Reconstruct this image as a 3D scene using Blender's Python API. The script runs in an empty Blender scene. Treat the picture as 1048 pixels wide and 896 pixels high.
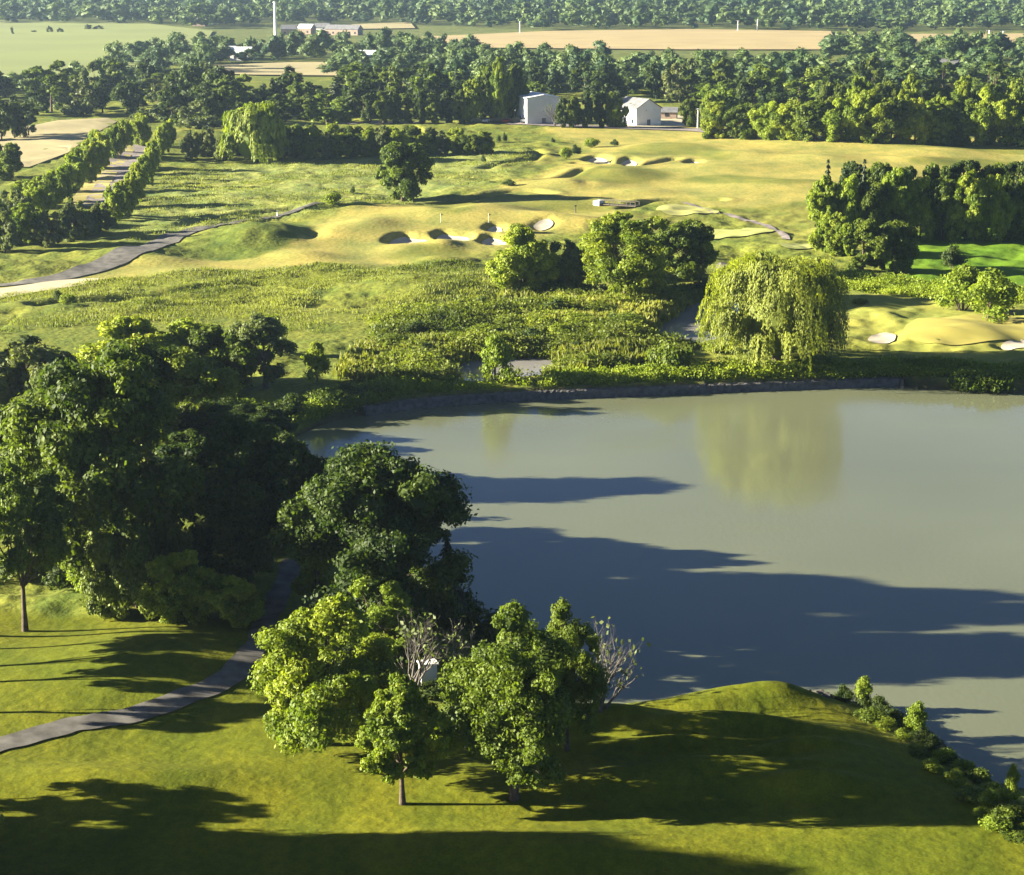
import bpy, math, random
import numpy as np
from mathutils import Vector, geometry
random.seed(7)
RNG = np.random.default_rng(7)
scene = bpy.context.scene
COL = scene.collection

# ------------------------------------------------------------------ camera
W0, H0, F = 1048.0, 896.0, 2000.0
KD = F / 1300.0
CAM_Z = 50.0
PITCH = math.atan((448 + 41) / F)
cam_d = bpy.data.cameras.new('camera')
cam_d.sensor_width = 36.0
cam_d.lens = 36.0 * F / W0
cam_d.clip_start = 1.0
cam_d.clip_end = 40000.0
cam = bpy.data.objects.new('camera', cam_d)
cam.location = (0, 0, CAM_Z)
cam.rotation_euler = (math.pi / 2 - PITCH, 0, 0)
COL.objects.link(cam)
scene.camera = cam
CP, SP = math.cos(PITCH), math.sin(PITCH)


def ray(px, py):
    u, v = (px - 524.0) / F, (448.0 - py) / F
    return u, CP + v * SP, -SP + v * CP


def on_plane(px, py, z=1.5):
    dx, dy, dz = ray(px, py)
    t = (z - CAM_Z) / dz
    return dx * t, dy * t


# ------------------------------------------------------------------ noise
_TAB = np.random.default_rng(3).random((256, 256))


def vnoise(x, y):
    xi, yi = np.floor(x).astype(int), np.floor(y).astype(int)
    fx, fy = x - xi, y - yi
    fx, fy = fx * fx * (3 - 2 * fx), fy * fy * (3 - 2 * fy)
    a = _TAB[xi & 255, yi & 255]; b = _TAB[(xi + 1) & 255, yi & 255]
    c = _TAB[xi & 255, (yi + 1) & 255]; d = _TAB[(xi + 1) & 255, (yi + 1) & 255]
    return (a * (1 - fx) + b * fx) * (1 - fy) + (c * (1 - fx) + d * fx) * fy - 0.5


def fbm(x, y, s, n=3):
    o, a = 0, 1.0
    for i in range(n):
        o = o + a * vnoise(x / s + 17.3 * i, y / s + 31.7 * i)
        s, a = s * 0.47, a * 0.5
    return o


def smooth(t):
    t = np.clip(t, 0, 1)
    return t * t * (3 - 2 * t)


def spline(pts, closed=True, n=6):
    P = [np.array(p, float) for p in pts]
    out = []
    m = len(P)
    for i in range(m if closed else m - 1):
        if closed:
            a, b, c, d = P[i - 1], P[i], P[(i + 1) % m], P[(i + 2) % m]
        else:
            a, b, c, d = P[max(i - 1, 0)], P[i], P[i + 1], P[min(i + 2, m - 1)]
        for k in range(n):
            t = k / n
            out.append(0.5 * (2 * b + (c - a) * t + (2 * a - 5 * b + 4 * c - d) * t * t + (3 * b - a - 3 * c + d) * t ** 3))
    if not closed:
        out.append(P[-1])
    return np.array(out)


def wpoly(pts, z=1.5, closed=True, n=6, sm=True):
    W = [on_plane(px, py, z) for px, py in pts]
    return spline(W, closed, n) if sm else np.array(W)


def sdist(x, y, poly, closed=True):
    """signed distance to polygon (negative inside) or distance to polyline"""
    shp = x.shape
    x, y = x.ravel(), y.ravel()
    best = np.full(x.shape, 1e18)
    ins = np.zeros(x.shape, bool)
    m = len(poly)
    for i in range(m if closed else m - 1):
        ax, ay = poly[i]; bx, by = poly[(i + 1) % m]
        dx, dy = bx - ax, by - ay
        L = dx * dx + dy * dy + 1e-12
        t = np.clip(((x - ax) * dx + (y - ay) * dy) / L, 0, 1)
        best = np.minimum(best, (x - ax - t * dx) ** 2 + (y - ay - t * dy) ** 2)
        if closed:
            c = ((ay > y) != (by > y))
            xin = dx * (y - ay) / (dy if abs(dy) > 1e-12 else 1e-12) + ax
            ins ^= c & (x < xin)
    d = np.sqrt(best)
    if closed:
        d = np.where(ins, -d, d)
    return d.reshape(shp)


def near_sdist(x, y, poly, closed, pad):
    """sdist evaluated only in a padded bounding box, +1e3 elsewhere"""
    out = np.full(x.shape, 1e3)
    lo, hi = poly.min(0) - pad, poly.max(0) + pad
    m = (x > lo[0]) & (x < hi[0]) & (y > lo[1]) & (y < hi[1])
    if m.any():
        out[m] = sdist(x[m], y[m], poly, closed)
    return out


# ------------------------------------------------------------------ layout of the ground (outlines measured on the land plane)
LAKE = wpoly([(290, 462), (318, 440), (360, 427), (430, 417), (510, 411), (600, 407), (700, 403), (800, 399), (905, 395),
              (960, 399), (1048, 402), (1250, 404), (1500, 430), (1560, 560), (1400, 760), (1180, 830), (1075, 812), (1020, 800), (985, 778),
              (958, 752), (915, 730), (868, 716), (820, 706), (770, 704), (700, 712), (640, 722), (590, 720), (545, 690),
              (510, 655), (478, 620), (440, 585), (395, 560), (345, 530), (305, 495)], z=0.0, n=5)
POND = wpoly([(455, 388), (472, 376), (500, 370), (545, 369), (566, 374), (556, 382), (518, 387), (485, 390)], z=0.9, n=4)
CREEK = wpoly([(668, 347), (688, 332), (704, 318), (722, 311), (748, 309), (752, 334), (735, 349), (702, 353)], z=0.9, n=4)

# hollows cut for sand: outline, depth
BUNKERS = [
    ([(394, 246), (402, 241), (414, 239), (424, 240), (438, 241), (442, 244), (430, 247), (415, 249), (402, 249)], 1.3, 'shadowed hollow sand bunker with dark lip, leftmost on the golden mound'),
    ([(444, 239), (452, 236), (466, 237), (480, 238), (483, 241), (474, 244), (460, 244), (448, 242)], 1.3, 'pale sand bunker in the middle of the golden mound'),
    ([(490, 243), (497, 239), (508, 239), (520, 242), (521, 246), (510, 248), (498, 247)], 1.2, 'pale sand bunker just left of the bright green tree clump'),
    ([(496, 234), (504, 231), (515, 232), (516, 235), (505, 236)], 1.0, 'thin dark sand bunker above the bunker beside the tree clump'),
    ([(543, 232), (550, 229), (562, 228), (569, 230), (564, 233), (552, 235)], 0.5, 'bright sand bunker above the olive tree in the marsh'),
    ([(598, 164), (606, 160), (620, 161), (628, 166), (616, 168)], 1.3, 'dark lipped bunker on the far fairway, left of a pair'),
    ([(632, 165), (643, 162), (654, 164), (650, 168), (638, 168)], 1.2, 'dark lipped bunker on the far fairway, right of a pair'),
    ([(702, 166), (708, 164), (717, 165), (716, 168), (706, 168)], 1.0, 'small lone dark bunker on the golden far fairway'),
    ([(884, 351), (893, 345), (908, 344), (920, 346), (918, 353), (905, 356), (890, 356)], 0.5, 'white sand bunker between the willow and the green'),
    ([(1020, 357), (1032, 352), (1050, 349), (1075, 350), (1075, 358), (1050, 360), (1030, 361)], 0.5, 'white sand bunker on the near side of the green at the right edge'),
]
BUNKERS = [(wpoly(p, n=5), d, l) for p, d, l in BUNKERS]

# mounds: px, py, half width px, half height px, metres
MOUNDS = [
    (470, 222, 95, 10, 1.9), (340, 238, 70, 8, 0.8), (262, 244, 58, 12, 2.4), (628, 180, 52, 8, 1.9), (690, 152, 60, 7, 1.4), (760, 160, 40, 4, 1.0), (840, 165, 40, 4, 0.9), (940, 166, 40, 4, 1.0), (1010, 150, 40, 4, 1.0), (590, 190, 40, 4, 1.0), (660, 196, 40, 4, 0.9), (560, 225, 40, 5, 1.0), (600, 228, 40, 5, 0.9), (380, 232, 30, 5, 0.9), (520, 215, 50, 4, 0.9), (310, 262, 40, 5, 0.9), (450, 266, 40, 5, 0.9), (200, 280, 50, 5, 0.9),
    (455, 250, 20, 5, 0.9), (420, 254, 40, 6, 0.7), (560, 190, 60, 6, 0.8), (525, 158, 55, 8, 0.9), (300, 190, 60, 10, 0.7), (350, 215, 70, 7, 0.9), (240, 205, 50, 8, 0.6),
    (800, 190, 60, 5, 1.0), (740, 172, 60, 5, 0.8), (880, 150, 90, 5, 1.2), (980, 158, 70, 5, 1.0),
    (640, 160, 45, 4, 0.9), (120, 262, 70, 7, 1.2), (30, 275, 60, 7, 1.2), (165, 268, 40, 4, 0.8),
    (430, 295, 70, 14, 1.8), (240, 295, 90, 12, 1.0), (120, 320, 80, 8, 1.2), (330, 275, 60, 9, 0.8),
    (980, 343, 70, 14, 0.8), (770, 345, 60, 14, 0.8), (620, 362, 60, 12, 0.8), (600, 335, 60, 12, 0.7),
    (725, 708, 170, 12, 1.6), (800, 704, 60, 6, 0.5), (650, 718, 70, 4, 0.7), (740, 746, 110, 8, 1.5), (620, 734, 90, 8, 1.3), (700, 760, 80, 5, 0.7), (820, 770, 60, 6, 0.7), (690, 722, 90, 5, 0.5), (740, 792, 90, 6, 0.8), (830, 810, 60, 8, 1.0), (850, 780, 70, 30, 0.8), (540, 870, 220, 26, 0.9), (120, 800, 170, 20, 0.7),
    (150, 680, 120, 40, 1.0), (690, 800, 170, 16, 0.9),
]
HOLLOWS = [(462, 216, 16, 5, -1.3), (320, 240, 16, 7, -1.0), (405, 318, 80, 9, -1.6), (700, 243, 60, 8, -0.6), (560, 215, 60, 6, -0.9),
           (210, 262, 60, 5, -0.8), (600, 190, 12, 3, -.5), (760, 262, 40, 9, -1.2), (930, 366, 110, 6, -0.7), (450, 205, 70, 5, -0.9), (625, 210, 40, 4, -0.6)]


def world_ellipse(px, py, hw, hh):
    x, y = on_plane(px, py)
    x2, _ = on_plane(px + hw, py)
    _, yn = on_plane(px, py + hh)
    _, yf = on_plane(px, py - hh)
    return x, y, abs(x2 - x), (yf - yn) / 2


ELL = [world_ellipse(*m[:4]) + (m[4],) for m in MOUNDS + HOLLOWS]

# mask polygons for cover; the mown parts get smooth relief, the rest rough relief
R_FAIR = [wpoly(p) for p in (
    [(250, 262), (300, 245), (330, 225), (400, 212), (520, 196), (600, 204), (640, 215), (600, 232), (540, 245), (470, 262), (400, 270), (300, 272)],
    [(500, 196), (560, 178), (600, 150), (560, 132), (700, 128), (800, 140), (1060, 145), (1060, 178), (930, 200), (830, 206), (760, 212), (640, 204)],
    [(-40, 300), (0, 292), (60, 282), (160, 268), (240, 262), (330, 268), (260, 280), (120, 288), (40, 305), (-40, 312)],
)]
R_LAWN = [wpoly(p) for p in (
    [(-200, 640), (60, 625), (270, 640), (275, 700), (420, 720), (600, 730), (780, 690), (850, 705), (930, 760), (1060, 860), (1100, 1000), (-300, 1000)],
)]
R_LUSH = [wpoly(p) for p in ([(925, 285), (930, 240), (1060, 232), (1100, 285)],)]
R_MEADOW = [wpoly(p) for p in ([(195, 170), (400, 160), (520, 150), (545, 165), (500, 185), (420, 205), (330, 220), (180, 240), (130, 245), (160, 200)],)]
R_MARSH = [wpoly(p) for p in ([(330, 390), (360, 350), (480, 330), (520, 290), (720, 285), (740, 330), (720, 372), (560, 390), (440, 396)],)]
R_GREEN2 = [wpoly(p) for p in ([(865, 345), (850, 315), (880, 300), (990, 318), (1060, 320), (1060, 372), (930, 366)],)]
R_PATCH = [wpoly(p) for p in (
    [(580, 184), (600, 174), (640, 170), (680, 176), (684, 183), (650, 188), (605, 189)], [(632, 158), (660, 148), (700, 147), (745, 160), (740, 166), (700, 160), (650, 161)],
    [(200, 258), (215, 240), (260, 229), (310, 230), (318, 242), (285, 258), (230, 264)], [(425, 212), (470, 200), (530, 199), (640, 206), (650, 213), (560, 214), (480, 208)],
    [(440, 222), (455, 208), (480, 212), (490, 222), (465, 227)], [(740, 216), (850, 206), (850, 250), (800, 252), (770, 232)], [(690, 184), (740, 180), (830, 186), (830, 192), (740, 190)],
    [(860, 150), (930, 147), (1060, 155), (1060, 159), (940, 155)], [(930, 166), (1000, 163), (1060, 166), (1060, 170), (960, 170)], [(505, 172), (560, 150), (590, 146), (600, 158), (560, 172)],
    [(395, 262), (430, 252), (490, 256), (500, 264), (440, 268)], [(620, 222), (680, 214), (720, 222), (700, 232), (640, 236)])]
DITCH = [spline([on_plane(*p) for p in pts], False, 5) for pts in (
    [(497, 172), (520, 168), (543, 164), (552, 157), (545, 152)], [(512, 187), (545, 187), (575, 184), (598, 176)], [(330, 218), (380, 214), (430, 206), (470, 204), (525, 196), (560, 198)],
    [(590, 168), (640, 170), (690, 163)], [(640, 210), (680, 204), (735, 204)], [(190, 232), (240, 222), (300, 216)], [(420, 130), (480, 148), (530, 150)], [(40, 312), (150, 302), (250, 294), (300, 300)])]


def region_w(x, y, polys, feather):
    w = np.zeros(x.shape)
    for p in polys:
        d = near_sdist(x, y, p, True, feather * 2)
        w = np.maximum(w, smooth(0.5 - d / (2 * feather)))
    return w


NORTH = on_plane(600, 440, 0.0)[1]


def height(x, y):
    r = np.hypot(x, y)
    h = np.full(x.shape, 1.5)
    for ex, ey, sx, sy, a in ELL:
        q = ((x - ex) / sx) ** 2 + ((y - ey) / sy) ** 2
        h = h + a * np.exp(-1.3 * q)
    fair = region_w(x, y, R_FAIR, 6)
    lawn = region_w(x, y, R_LAWN, 3)
    mid = smooth((r - 120 * KD) / 40) * (1 - smooth((r - 520 * KD) / 120))
    h = h + mid * 1.15 * fbm(x, y * 0.5, 38, 2) + mid * fair * 0.5 * fbm(x + 50, y * 0.42, 16, 1)
    h = h + lawn * (0.9 * fbm(x * 0.8, y * 0.7, 17, 2)) + lawn * 0.05 * fbm(x, y, 1.7, 2)
    rough = (1 - fair) * (1 - lawn) * smooth((r - 60 * KD) / 30) * (1 - smooth((r - 450 * KD) / 150))
    h = h + rough * (0.55 * fbm(x, y, 6.5, 3) + 0.45 * fbm(x, y, 2.6, 2))
    # peninsula falls away to the right-hand shore
    d = near_sdist(x, y, LAKE, True, 45)
    h = np.where(d < 900, h * smooth((d + 0.3) / 7.5) ** 0.8 + 0.0, h)
    north = smooth((y - NORTH) / 8) * (d < 900)
    hn = np.maximum(1.3 + 0.4 * smooth((d - 1) / 4), h) * smooth((d + 0.2) / 0.6)
    h = h * (1 - north) + np.where(d < 900, hn, h) * north
    h = np.where(d < 0, np.maximum(-1.6, 0.28 * d - 0.1), h)
    for p in (POND, CREEK):
        dp = near_sdist(x, y, p, True, 12)
        h = np.where(dp < 900, 0.45 + (h - 0.45) * smooth((dp + 1.0) / 5), h)
    for p in DITCH:
        dd = near_sdist(x, y, p, False, 8)
        h = np.where(dd < 900, h - 0.9 * np.exp(-(dd / 1.3) ** 2) + 0.25 * np.exp(-((dd - 3.2) / 1.6) ** 2), h)
    for p, dep, _ in BUNKERS:
        db = near_sdist(x, y, p, True, 8)
        k = smooth(0.5 - db / 2.6)
        lip = 0.0 * np.exp(-((db - 1.6) / 1.6) ** 2)
        h = np.where(db < 900, h - dep * k + lip, h)
    return h


# polar ground grid, fine where the land is seen closely
TH = np.concatenate([np.linspace(-180, -62, 40)[:-1], np.linspace(-62, -19, 100)[:-1], np.linspace(-19, 19, 460), np.linspace(19, 62, 100)[1:], np.linspace(62, 180, 40)[1:]])
RR = np.concatenate([np.linspace(0.5, 75, 30)[:-1], np.geomspace(75, 760, 760)[:-1], np.geomspace(760, 14000, 240)])
TH = np.radians(TH)
GT, GR = np.meshgrid(TH, RR)
GX, GY = GR * np.sin(GT), GR * np.cos(GT)
GZ = height(GX, GY)


def tz(x, y):
    """height of the finished ground mesh, bilinear on its grid"""
    x, y = np.asarray(x, float), np.asarray(y, float)
    r, t = np.hypot(x, y), np.arctan2(x, y)
    i = np.clip(np.searchsorted(RR, r) - 1, 0, len(RR) - 2)
    j = np.clip(np.searchsorted(TH, t) - 1, 0, len(TH) - 2)
    a = np.clip((r - RR[i]) / (RR[i + 1] - RR[i]), 0, 1)
    b = np.clip((t - TH[j]) / (TH[j + 1] - TH[j]), 0, 1)
    return (GZ[i, j] * (1 - a) + GZ[i + 1, j] * a) * (1 - b) + (GZ[i, j + 1] * (1 - a) + GZ[i + 1, j + 1] * a) * b


def at(px, py):
    z = 1.5
    for _ in range(8):
        x, y = on_plane(px, py, z)
        z = 0.5 * z + 0.5 * float(tz(x, y))
    return x, y, float(tz(x, y))


def top_z(px, py_top, x, y):
    dx, dy, dz = ray(px, py_top)
    return CAM_Z + dz * (y / dy)


def px_m(x, y, z):
    """metres per pixel at a point"""
    depth = y * CP - (z - CAM_Z) * SP
    return depth / F


# ------------------------------------------------------------------ materials
def nodes(m):
    m.use_nodes = True
    nt = m.node_tree
    nt.nodes.clear()
    return nt, nt.nodes.new('ShaderNodeOutputMaterial')


def N(nt, t, **k):
    n = nt.nodes.new('ShaderNode' + t)
    for a, v in k.items():
        if hasattr(n, a):
            setattr(n, a, v)
        else:
            n.inputs[a.replace('_', ' ')].default_value = v
    return n


def mixc(nt, fac, a, b, mode='MIX'):
    n = nt.nodes.new('ShaderNodeMix')
    n.data_type = 'RGBA'
    n.blend_type = mode
    for sock, v in ((0, fac), (6, a), (7, b)):
        if isinstance(v, (int, float)):
            n.inputs[sock].default_value = v
        elif isinstance(v, tuple):
            n.inputs[sock].default_value = v if len(v) == 4 else v + (1,)
        else:
            nt.links.new(v, n.inputs[sock])
    return n.outputs[2]


def ramp(nt, src, a, b):
    n = nt.nodes.new('ShaderNodeMapRange')
    n.inputs[1].default_value, n.inputs[2].default_value = a, b
    nt.links.new(src, n.inputs[0])
    return n.outputs[0]


def noise_out(nt, pos, scale, detail=3, stretch=None):
    n = N(nt, 'TexNoise')
    n.inputs['Scale'].default_value = scale
    n.inputs['Detail'].default_value = detail
    if stretch:
        mp = N(nt, 'Mapping')
        mp.inputs['Scale'].default_value = stretch
        nt.links.new(pos, mp.inputs[0])
        pos = mp.outputs[0]
    nt.links.new(pos, n.inputs['Vector'])
    return n.outputs['Fac']


def simple_mat(name, col, rough=0.7, var=0.25, scale=1.0, bump=0.0, col2=None, spec=0.3):
    m = bpy.data.materials.new(name)
    nt, out = nodes(m)
    b = N(nt, 'BsdfPrincipled')
    pos = N(nt, 'NewGeometry').outputs['Position']
    f = ramp(nt, noise_out(nt, pos, scale, 4), 0.3, 0.7)
    c2 = col2 or tuple(c * (1 - var) for c in col)
    c1 = tuple(min(1, c * (1 + var)) for c in col) if not col2 else col
    nt.links.new(mixc(nt, f, c1, c2), b.inputs['Base Color'])
    b.inputs['Roughness'].default_value = rough
    b.inputs['Specular IOR Level'].default_value = spec
    if bump:
        bp = N(nt, 'Bump')
        bp.inputs['Strength'].default_value = 0.6
        bp.inputs['Distance'].default_value = bump
        nt.links.new(noise_out(nt, pos, scale * 4, 4), bp.inputs['Height'])
        nt.links.new(bp.outputs[0], b.inputs['Normal'])
    nt.links.new(b.outputs[0], out.inputs[0])
    return m


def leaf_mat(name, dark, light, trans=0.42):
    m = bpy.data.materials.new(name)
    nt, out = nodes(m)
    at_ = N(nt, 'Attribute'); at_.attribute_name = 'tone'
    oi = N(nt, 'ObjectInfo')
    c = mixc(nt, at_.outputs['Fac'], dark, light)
    # every tree its own tint
    warm = mixc(nt, oi.outputs['Random'], (0.88, 0.94, 0.85), (1.14, 1.07, 0.95))
    c = mixc(nt, 1.0, c, warm, 'MULTIPLY')
    d = N(nt, 'BsdfPrincipled')
    d.inputs['Roughness'].default_value = 0.6
    d.inputs['Specular IOR Level'].default_value = 0.25
    nt.links.new(c, d.inputs['Base Color'])
    t = N(nt, 'BsdfTranslucent')
    nt.links.new(mixc(nt, 1.0, c, (1.2, 1.25, 0.55), 'MULTIPLY'), t.inputs['Color'])
    mx = N(nt, 'MixShader')
    mx.inputs[0].default_value = trans
    nt.links.new(d.outputs[0], mx.inputs[1]); nt.links.new(t.outputs[0], mx.inputs[2])
    nt.links.new(mx.outputs[0], out.inputs[0])
    return m


LEAF = {
    'green': leaf_mat('leaf_mid_green', (0.044, 0.074, 0.009), (0.147, 0.192, 0.022)),
    'bright': leaf_mat('leaf_yellow_green', (0.090, 0.141, 0.013), (0.237, 0.288, 0.026), 0.42),
    'dark': leaf_mat('leaf_dark_green', (0.020, 0.041, 0.009), (0.077, 0.110, 0.018), 0.42),
    'grey': leaf_mat('leaf_grey_green', (0.064, 0.090, 0.033), (0.160, 0.186, 0.067), 0.4),
    'willow': leaf_mat('leaf_willow', (0.105, 0.130, 0.018), (0.290, 0.315, 0.040), 0.42),
    'conifer': leaf_mat('needle', (0.014, 0.026, 0.010), (0.035, 0.050, 0.016), 0.1),
    'spruce': leaf_mat('needle_pale', (0.077, 0.102, 0.013), (0.179, 0.211, 0.028), 0.2),
    'far': leaf_mat('leaf_far_wood', (0.026, 0.058, 0.018), (0.100, 0.147, 0.038), 0.2),
    'reed': leaf_mat('reed_blade', (0.09, 0.115, 0.016), (0.23, 0.25, 0.055), 0.42),
    'lime': leaf_mat('leaf_lime', (0.115, 0.173, 0.013), (0.307, 0.358, 0.033), 0.42),
    'scrub': leaf_mat('leaf_scrub', (0.060, 0.085, 0.010), (0.20, 0.23, 0.03), 0.42),
}
BARK = simple_mat('bark', (0.075, 0.055, 0.04), 0.9, 0.4, 3.0, 0.03)
BARK_PALE = simple_mat('bark_pale', (0.10, 0.09, 0.08), 0.9, 0.35, 3.0, 0.03)
SAND = simple_mat('sand', (0.46, 0.40, 0.30), 0.95, 0.12, 0.6, 0.02)
TARMAC = simple_mat('tarmac', (0.115, 0.108, 0.098), 0.9, 0.4, 0.8, 0.01, spec=0.2)
GRAVEL = simple_mat('gravel', (0.20, 0.17, 0.165), 0.95, 0.3, 0.7, 0.03)
PALE_PATH = simple_mat('pale_path', (0.42, 0.37, 0.25), 0.95, 0.15, 0.4, 0.02)
STONE = simple_mat('wall_stone', (0.10, 0.095, 0.09), 0.95, 0.4, 1.6, 0.12, spec=0.1)
ROCK = simple_mat('rock', (0.075, 0.07, 0.06), 0.95, 0.4, 1.2, 0.15)
WHITE = simple_mat('white_paint', (0.80, 0.78, 0.74), 0.6, 0.04, 0.5)
METAL_GREY = simple_mat('grey_sheet', (0.55, 0.55, 0.54), 0.5, 0.1, 0.3)
ROOF_GREY = simple_mat('roof_slate', (0.16, 0.16, 0.17), 0.7, 0.25, 0.8)
ROOF_PALE = simple_mat('roof_pale', (0.60, 0.62, 0.64), 0.5, 0.08, 0.4)
ROOF_RED = simple_mat('roof_brown', (0.22, 0.12, 0.08), 0.8, 0.2, 0.8)
BRICK = simple_mat('house_brick', (0.30, 0.22, 0.17), 0.85, 0.2, 1.0)
WINDOW = simple_mat('window_glass', (0.03, 0.035, 0.04), 0.15, 0.1, 1.0, spec=0.6)
TIMBER = simple_mat('timber', (0.09, 0.075, 0.055), 0.85, 0.3, 2.0)
BLACK = simple_mat('tyre', (0.02, 0.02, 0.02), 0.8, 0.1, 1.0)
CAR_DARK = simple_mat('car_dark_paint', (0.025, 0.027, 0.032), 0.3, 0.1, 1.0, spec=0.5)
CAR_GREY = simple_mat('car_grey_paint', (0.28, 0.29, 0.31), 0.3, 0.1, 1.0, spec=0.5)
CAR_RED = simple_mat('car_red_paint', (0.20, 0.02, 0.02), 0.3, 0.1, 1.0, spec=0.5)
FLAG = simple_mat('flag_cloth', (0.7, 0.55, 0.1), 0.8, 0.1, 1.0)
FIELD_GREEN = simple_mat('field_crop', (0.165, 0.195, 0.045), 0.95, 0.12, 0.012)
FIELD_TAN = simple_mat('field_stubble', (0.33, 0.255, 0.115), 0.95, 0.12, 0.03)
FIELD_STRAW = simple_mat('field_straw', (0.30, 0.255, 0.125), 0.95, 0.12, 0.03)


def ground_mat():
    m = bpy.data.materials.new('ground_grass')
    nt, out = nodes(m)
    b = N(nt, 'BsdfPrincipled')
    b.inputs['Roughness'].default_value = 0.95
    b.inputs['Specular IOR Level'].default_value = 0.08
    pos = N(nt, 'NewGeometry').outputs['Position']
    a = N(nt, 'Attribute'); a.attribute_name = 'cover'
    r = N(nt, 'Attribute'); r.attribute_name = 'rough'
    big = ramp(nt, noise_out(nt, pos, 0.035, 4), 0.3, 0.7)
    mid = ramp(nt, noise_out(nt, pos, 0.22, 5, (1, 0.55, 1)), 0.3, 0.7)
    fine = ramp(nt, noise_out(nt, pos, 1.6, 5, (1, 0.7, 1)), 0.25, 0.75)
    c = a.outputs['Color']
    c = mixc(nt, 1.0, c, mixc(nt, big, (0.84, 0.90, 0.88), (1.14, 1.08, 1.0)), 'MULTIPLY')
    vr = mixc(nt, mid, (0.60, 0.72, 0.66), (1.35, 1.22, 1.15))
    vs = mixc(nt, mid, (0.76, 0.85, 0.80), (1.16, 1.10, 1.06))
    c = mixc(nt, 1.0, c, mixc(nt, r.outputs['Fac'], vs, vr), 'MULTIPLY')
    fr = mixc(nt, fine, (0.55, 0.62, 0.55), (1.35, 1.3, 1.25))
    fs = mixc(nt, fine, (0.90, 0.92, 0.9), (1.08, 1.07, 1.05))
    c = mixc(nt, 1.0, c, mixc(nt, r.outputs['Fac'], fs, fr), 'MULTIPLY')
    tiny = ramp(nt, noise_out(nt, pos, 7.0, 4), 0.25, 0.75)
    c = mixc(nt, 1.0, c, mixc(nt, tiny, (0.72, 0.76, 0.7), (1.25, 1.22, 1.2)), 'MULTIPLY')
    nt.links.new(c, b.inputs['Base Color'])
    bp = N(nt, 'Bump')
    bp.inputs['Distance'].default_value = 0.25
    nt.links.new(noise_out(nt, pos, 1.3, 6), bp.inputs['Height'])
    mm = N(nt, 'Math', operation='MULTIPLY_ADD')
    nt.links.new(r.outputs['Fac'], mm.inputs[0]); mm.inputs[1].default_value = 0.6; mm.inputs[2].default_value = 0.08
    nt.links.new(mm.outputs[0], bp.inputs['Strength'])
    nt.links.new(bp.outputs[0], b.inputs['Normal'])
    nt.links.new(b.outputs[0], out.inputs[0])
    return m


def water_mat(name, col, rough=0.06):
    m = bpy.data.materials.new(name)
    nt, out = nodes(m)
    b = N(nt, 'BsdfPrincipled')
    pos = N(nt, 'NewGeometry').outputs['Position']
    f = ramp(nt, noise_out(nt, pos, 0.02, 3), 0.35, 0.65)
    nt.links.new(mixc(nt, f, tuple(c * 0.9 for c in col), tuple(c * 1.1 for c in col)), b.inputs['Base Color'])
    rr = N(nt, 'MapRange')
    rr.inputs[1].default_value, rr.inputs[2].default_value, rr.inputs[3].default_value, rr.inputs[4].default_value = 0.4, 0.62, rough, rough * 3.5
    nt.links.new(noise_out(nt, pos, 0.045, 4, (0.5, 1.4, 1)), rr.inputs[0])
    nt.links.new(rr.outputs[0], b.inputs['Roughness'])
    b.inputs['IOR'].default_value = 1.33
    b.inputs['Specular IOR Level'].default_value = 0.5
    bp = N(nt, 'Bump')
    bp.inputs['Strength'].default_value = 0.22
    bp.inputs['Distance'].default_value = 0.05
    nt.links.new(noise_out(nt, pos, 2.2, 4, (1, 0.5, 1)), bp.inputs['Height'])
    nt.links.new(bp.outputs[0], b.inputs['Normal'])
    nt.links.new(b.outputs[0], out.inputs[0])
    return m


# ------------------------------------------------------------------ mesh helpers
def mesh_from(name, V, Fc, mat, attrs=None, smooth_=False, tri=None):
    """V (n,3), Fc (m,k) int array (quads or tris) or list of such arrays"""
    me = bpy.data.meshes.new(name)
    V = np.asarray(V, np.float32)
    if not isinstance(Fc, list):
        Fc = [Fc]
    Fc = [np.asarray(f, np.int32) for f in Fc if len(f)]
    loops = np.concatenate([f.ravel() for f in Fc])
    sizes = np.concatenate([np.full(len(f), f.shape[1], np.int32) for f in Fc])
    starts = np.concatenate([[0], np.cumsum(sizes)[:-1]]).astype(np.int32)
    me.vertices.add(len(V)); me.vertices.foreach_set('co', V.ravel())
    me.loops.add(len(loops)); me.loops.foreach_set('vertex_index', loops)
    me.polygons.add(len(sizes)); me.polygons.foreach_set('loop_start', starts)
    try:
        me.polygons.foreach_set('loop_total', sizes)
    except Exception:
        pass
    me.polygons.foreach_set('use_smooth', np.full(len(sizes), bool(smooth_)))
    for k, v in (attrs or {}).items():
        v = np.asarray(v, np.float32)
        if v.ndim == 1:
            a = me.attributes.new(k, 'FLOAT', 'POINT'); a.data.foreach_set('value', v)
        else:
            a = me.attributes.new(k, 'FLOAT_COLOR', 'POINT')
            a.data.foreach_set('color', np.concatenate([v, np.ones((len(v), 1), np.float32)], 1).ravel())
    me.update(calc_edges=True)
    me.validate()
    me.materials.append(mat)
    return me


def link(name, me, parent=None, **props):
    o = bpy.data.objects.new(name, me)
    COL.objects.link(o)
    if parent:
        o.parent = parent
    for k, v in props.items():
        o[k] = v
    return o


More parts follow.
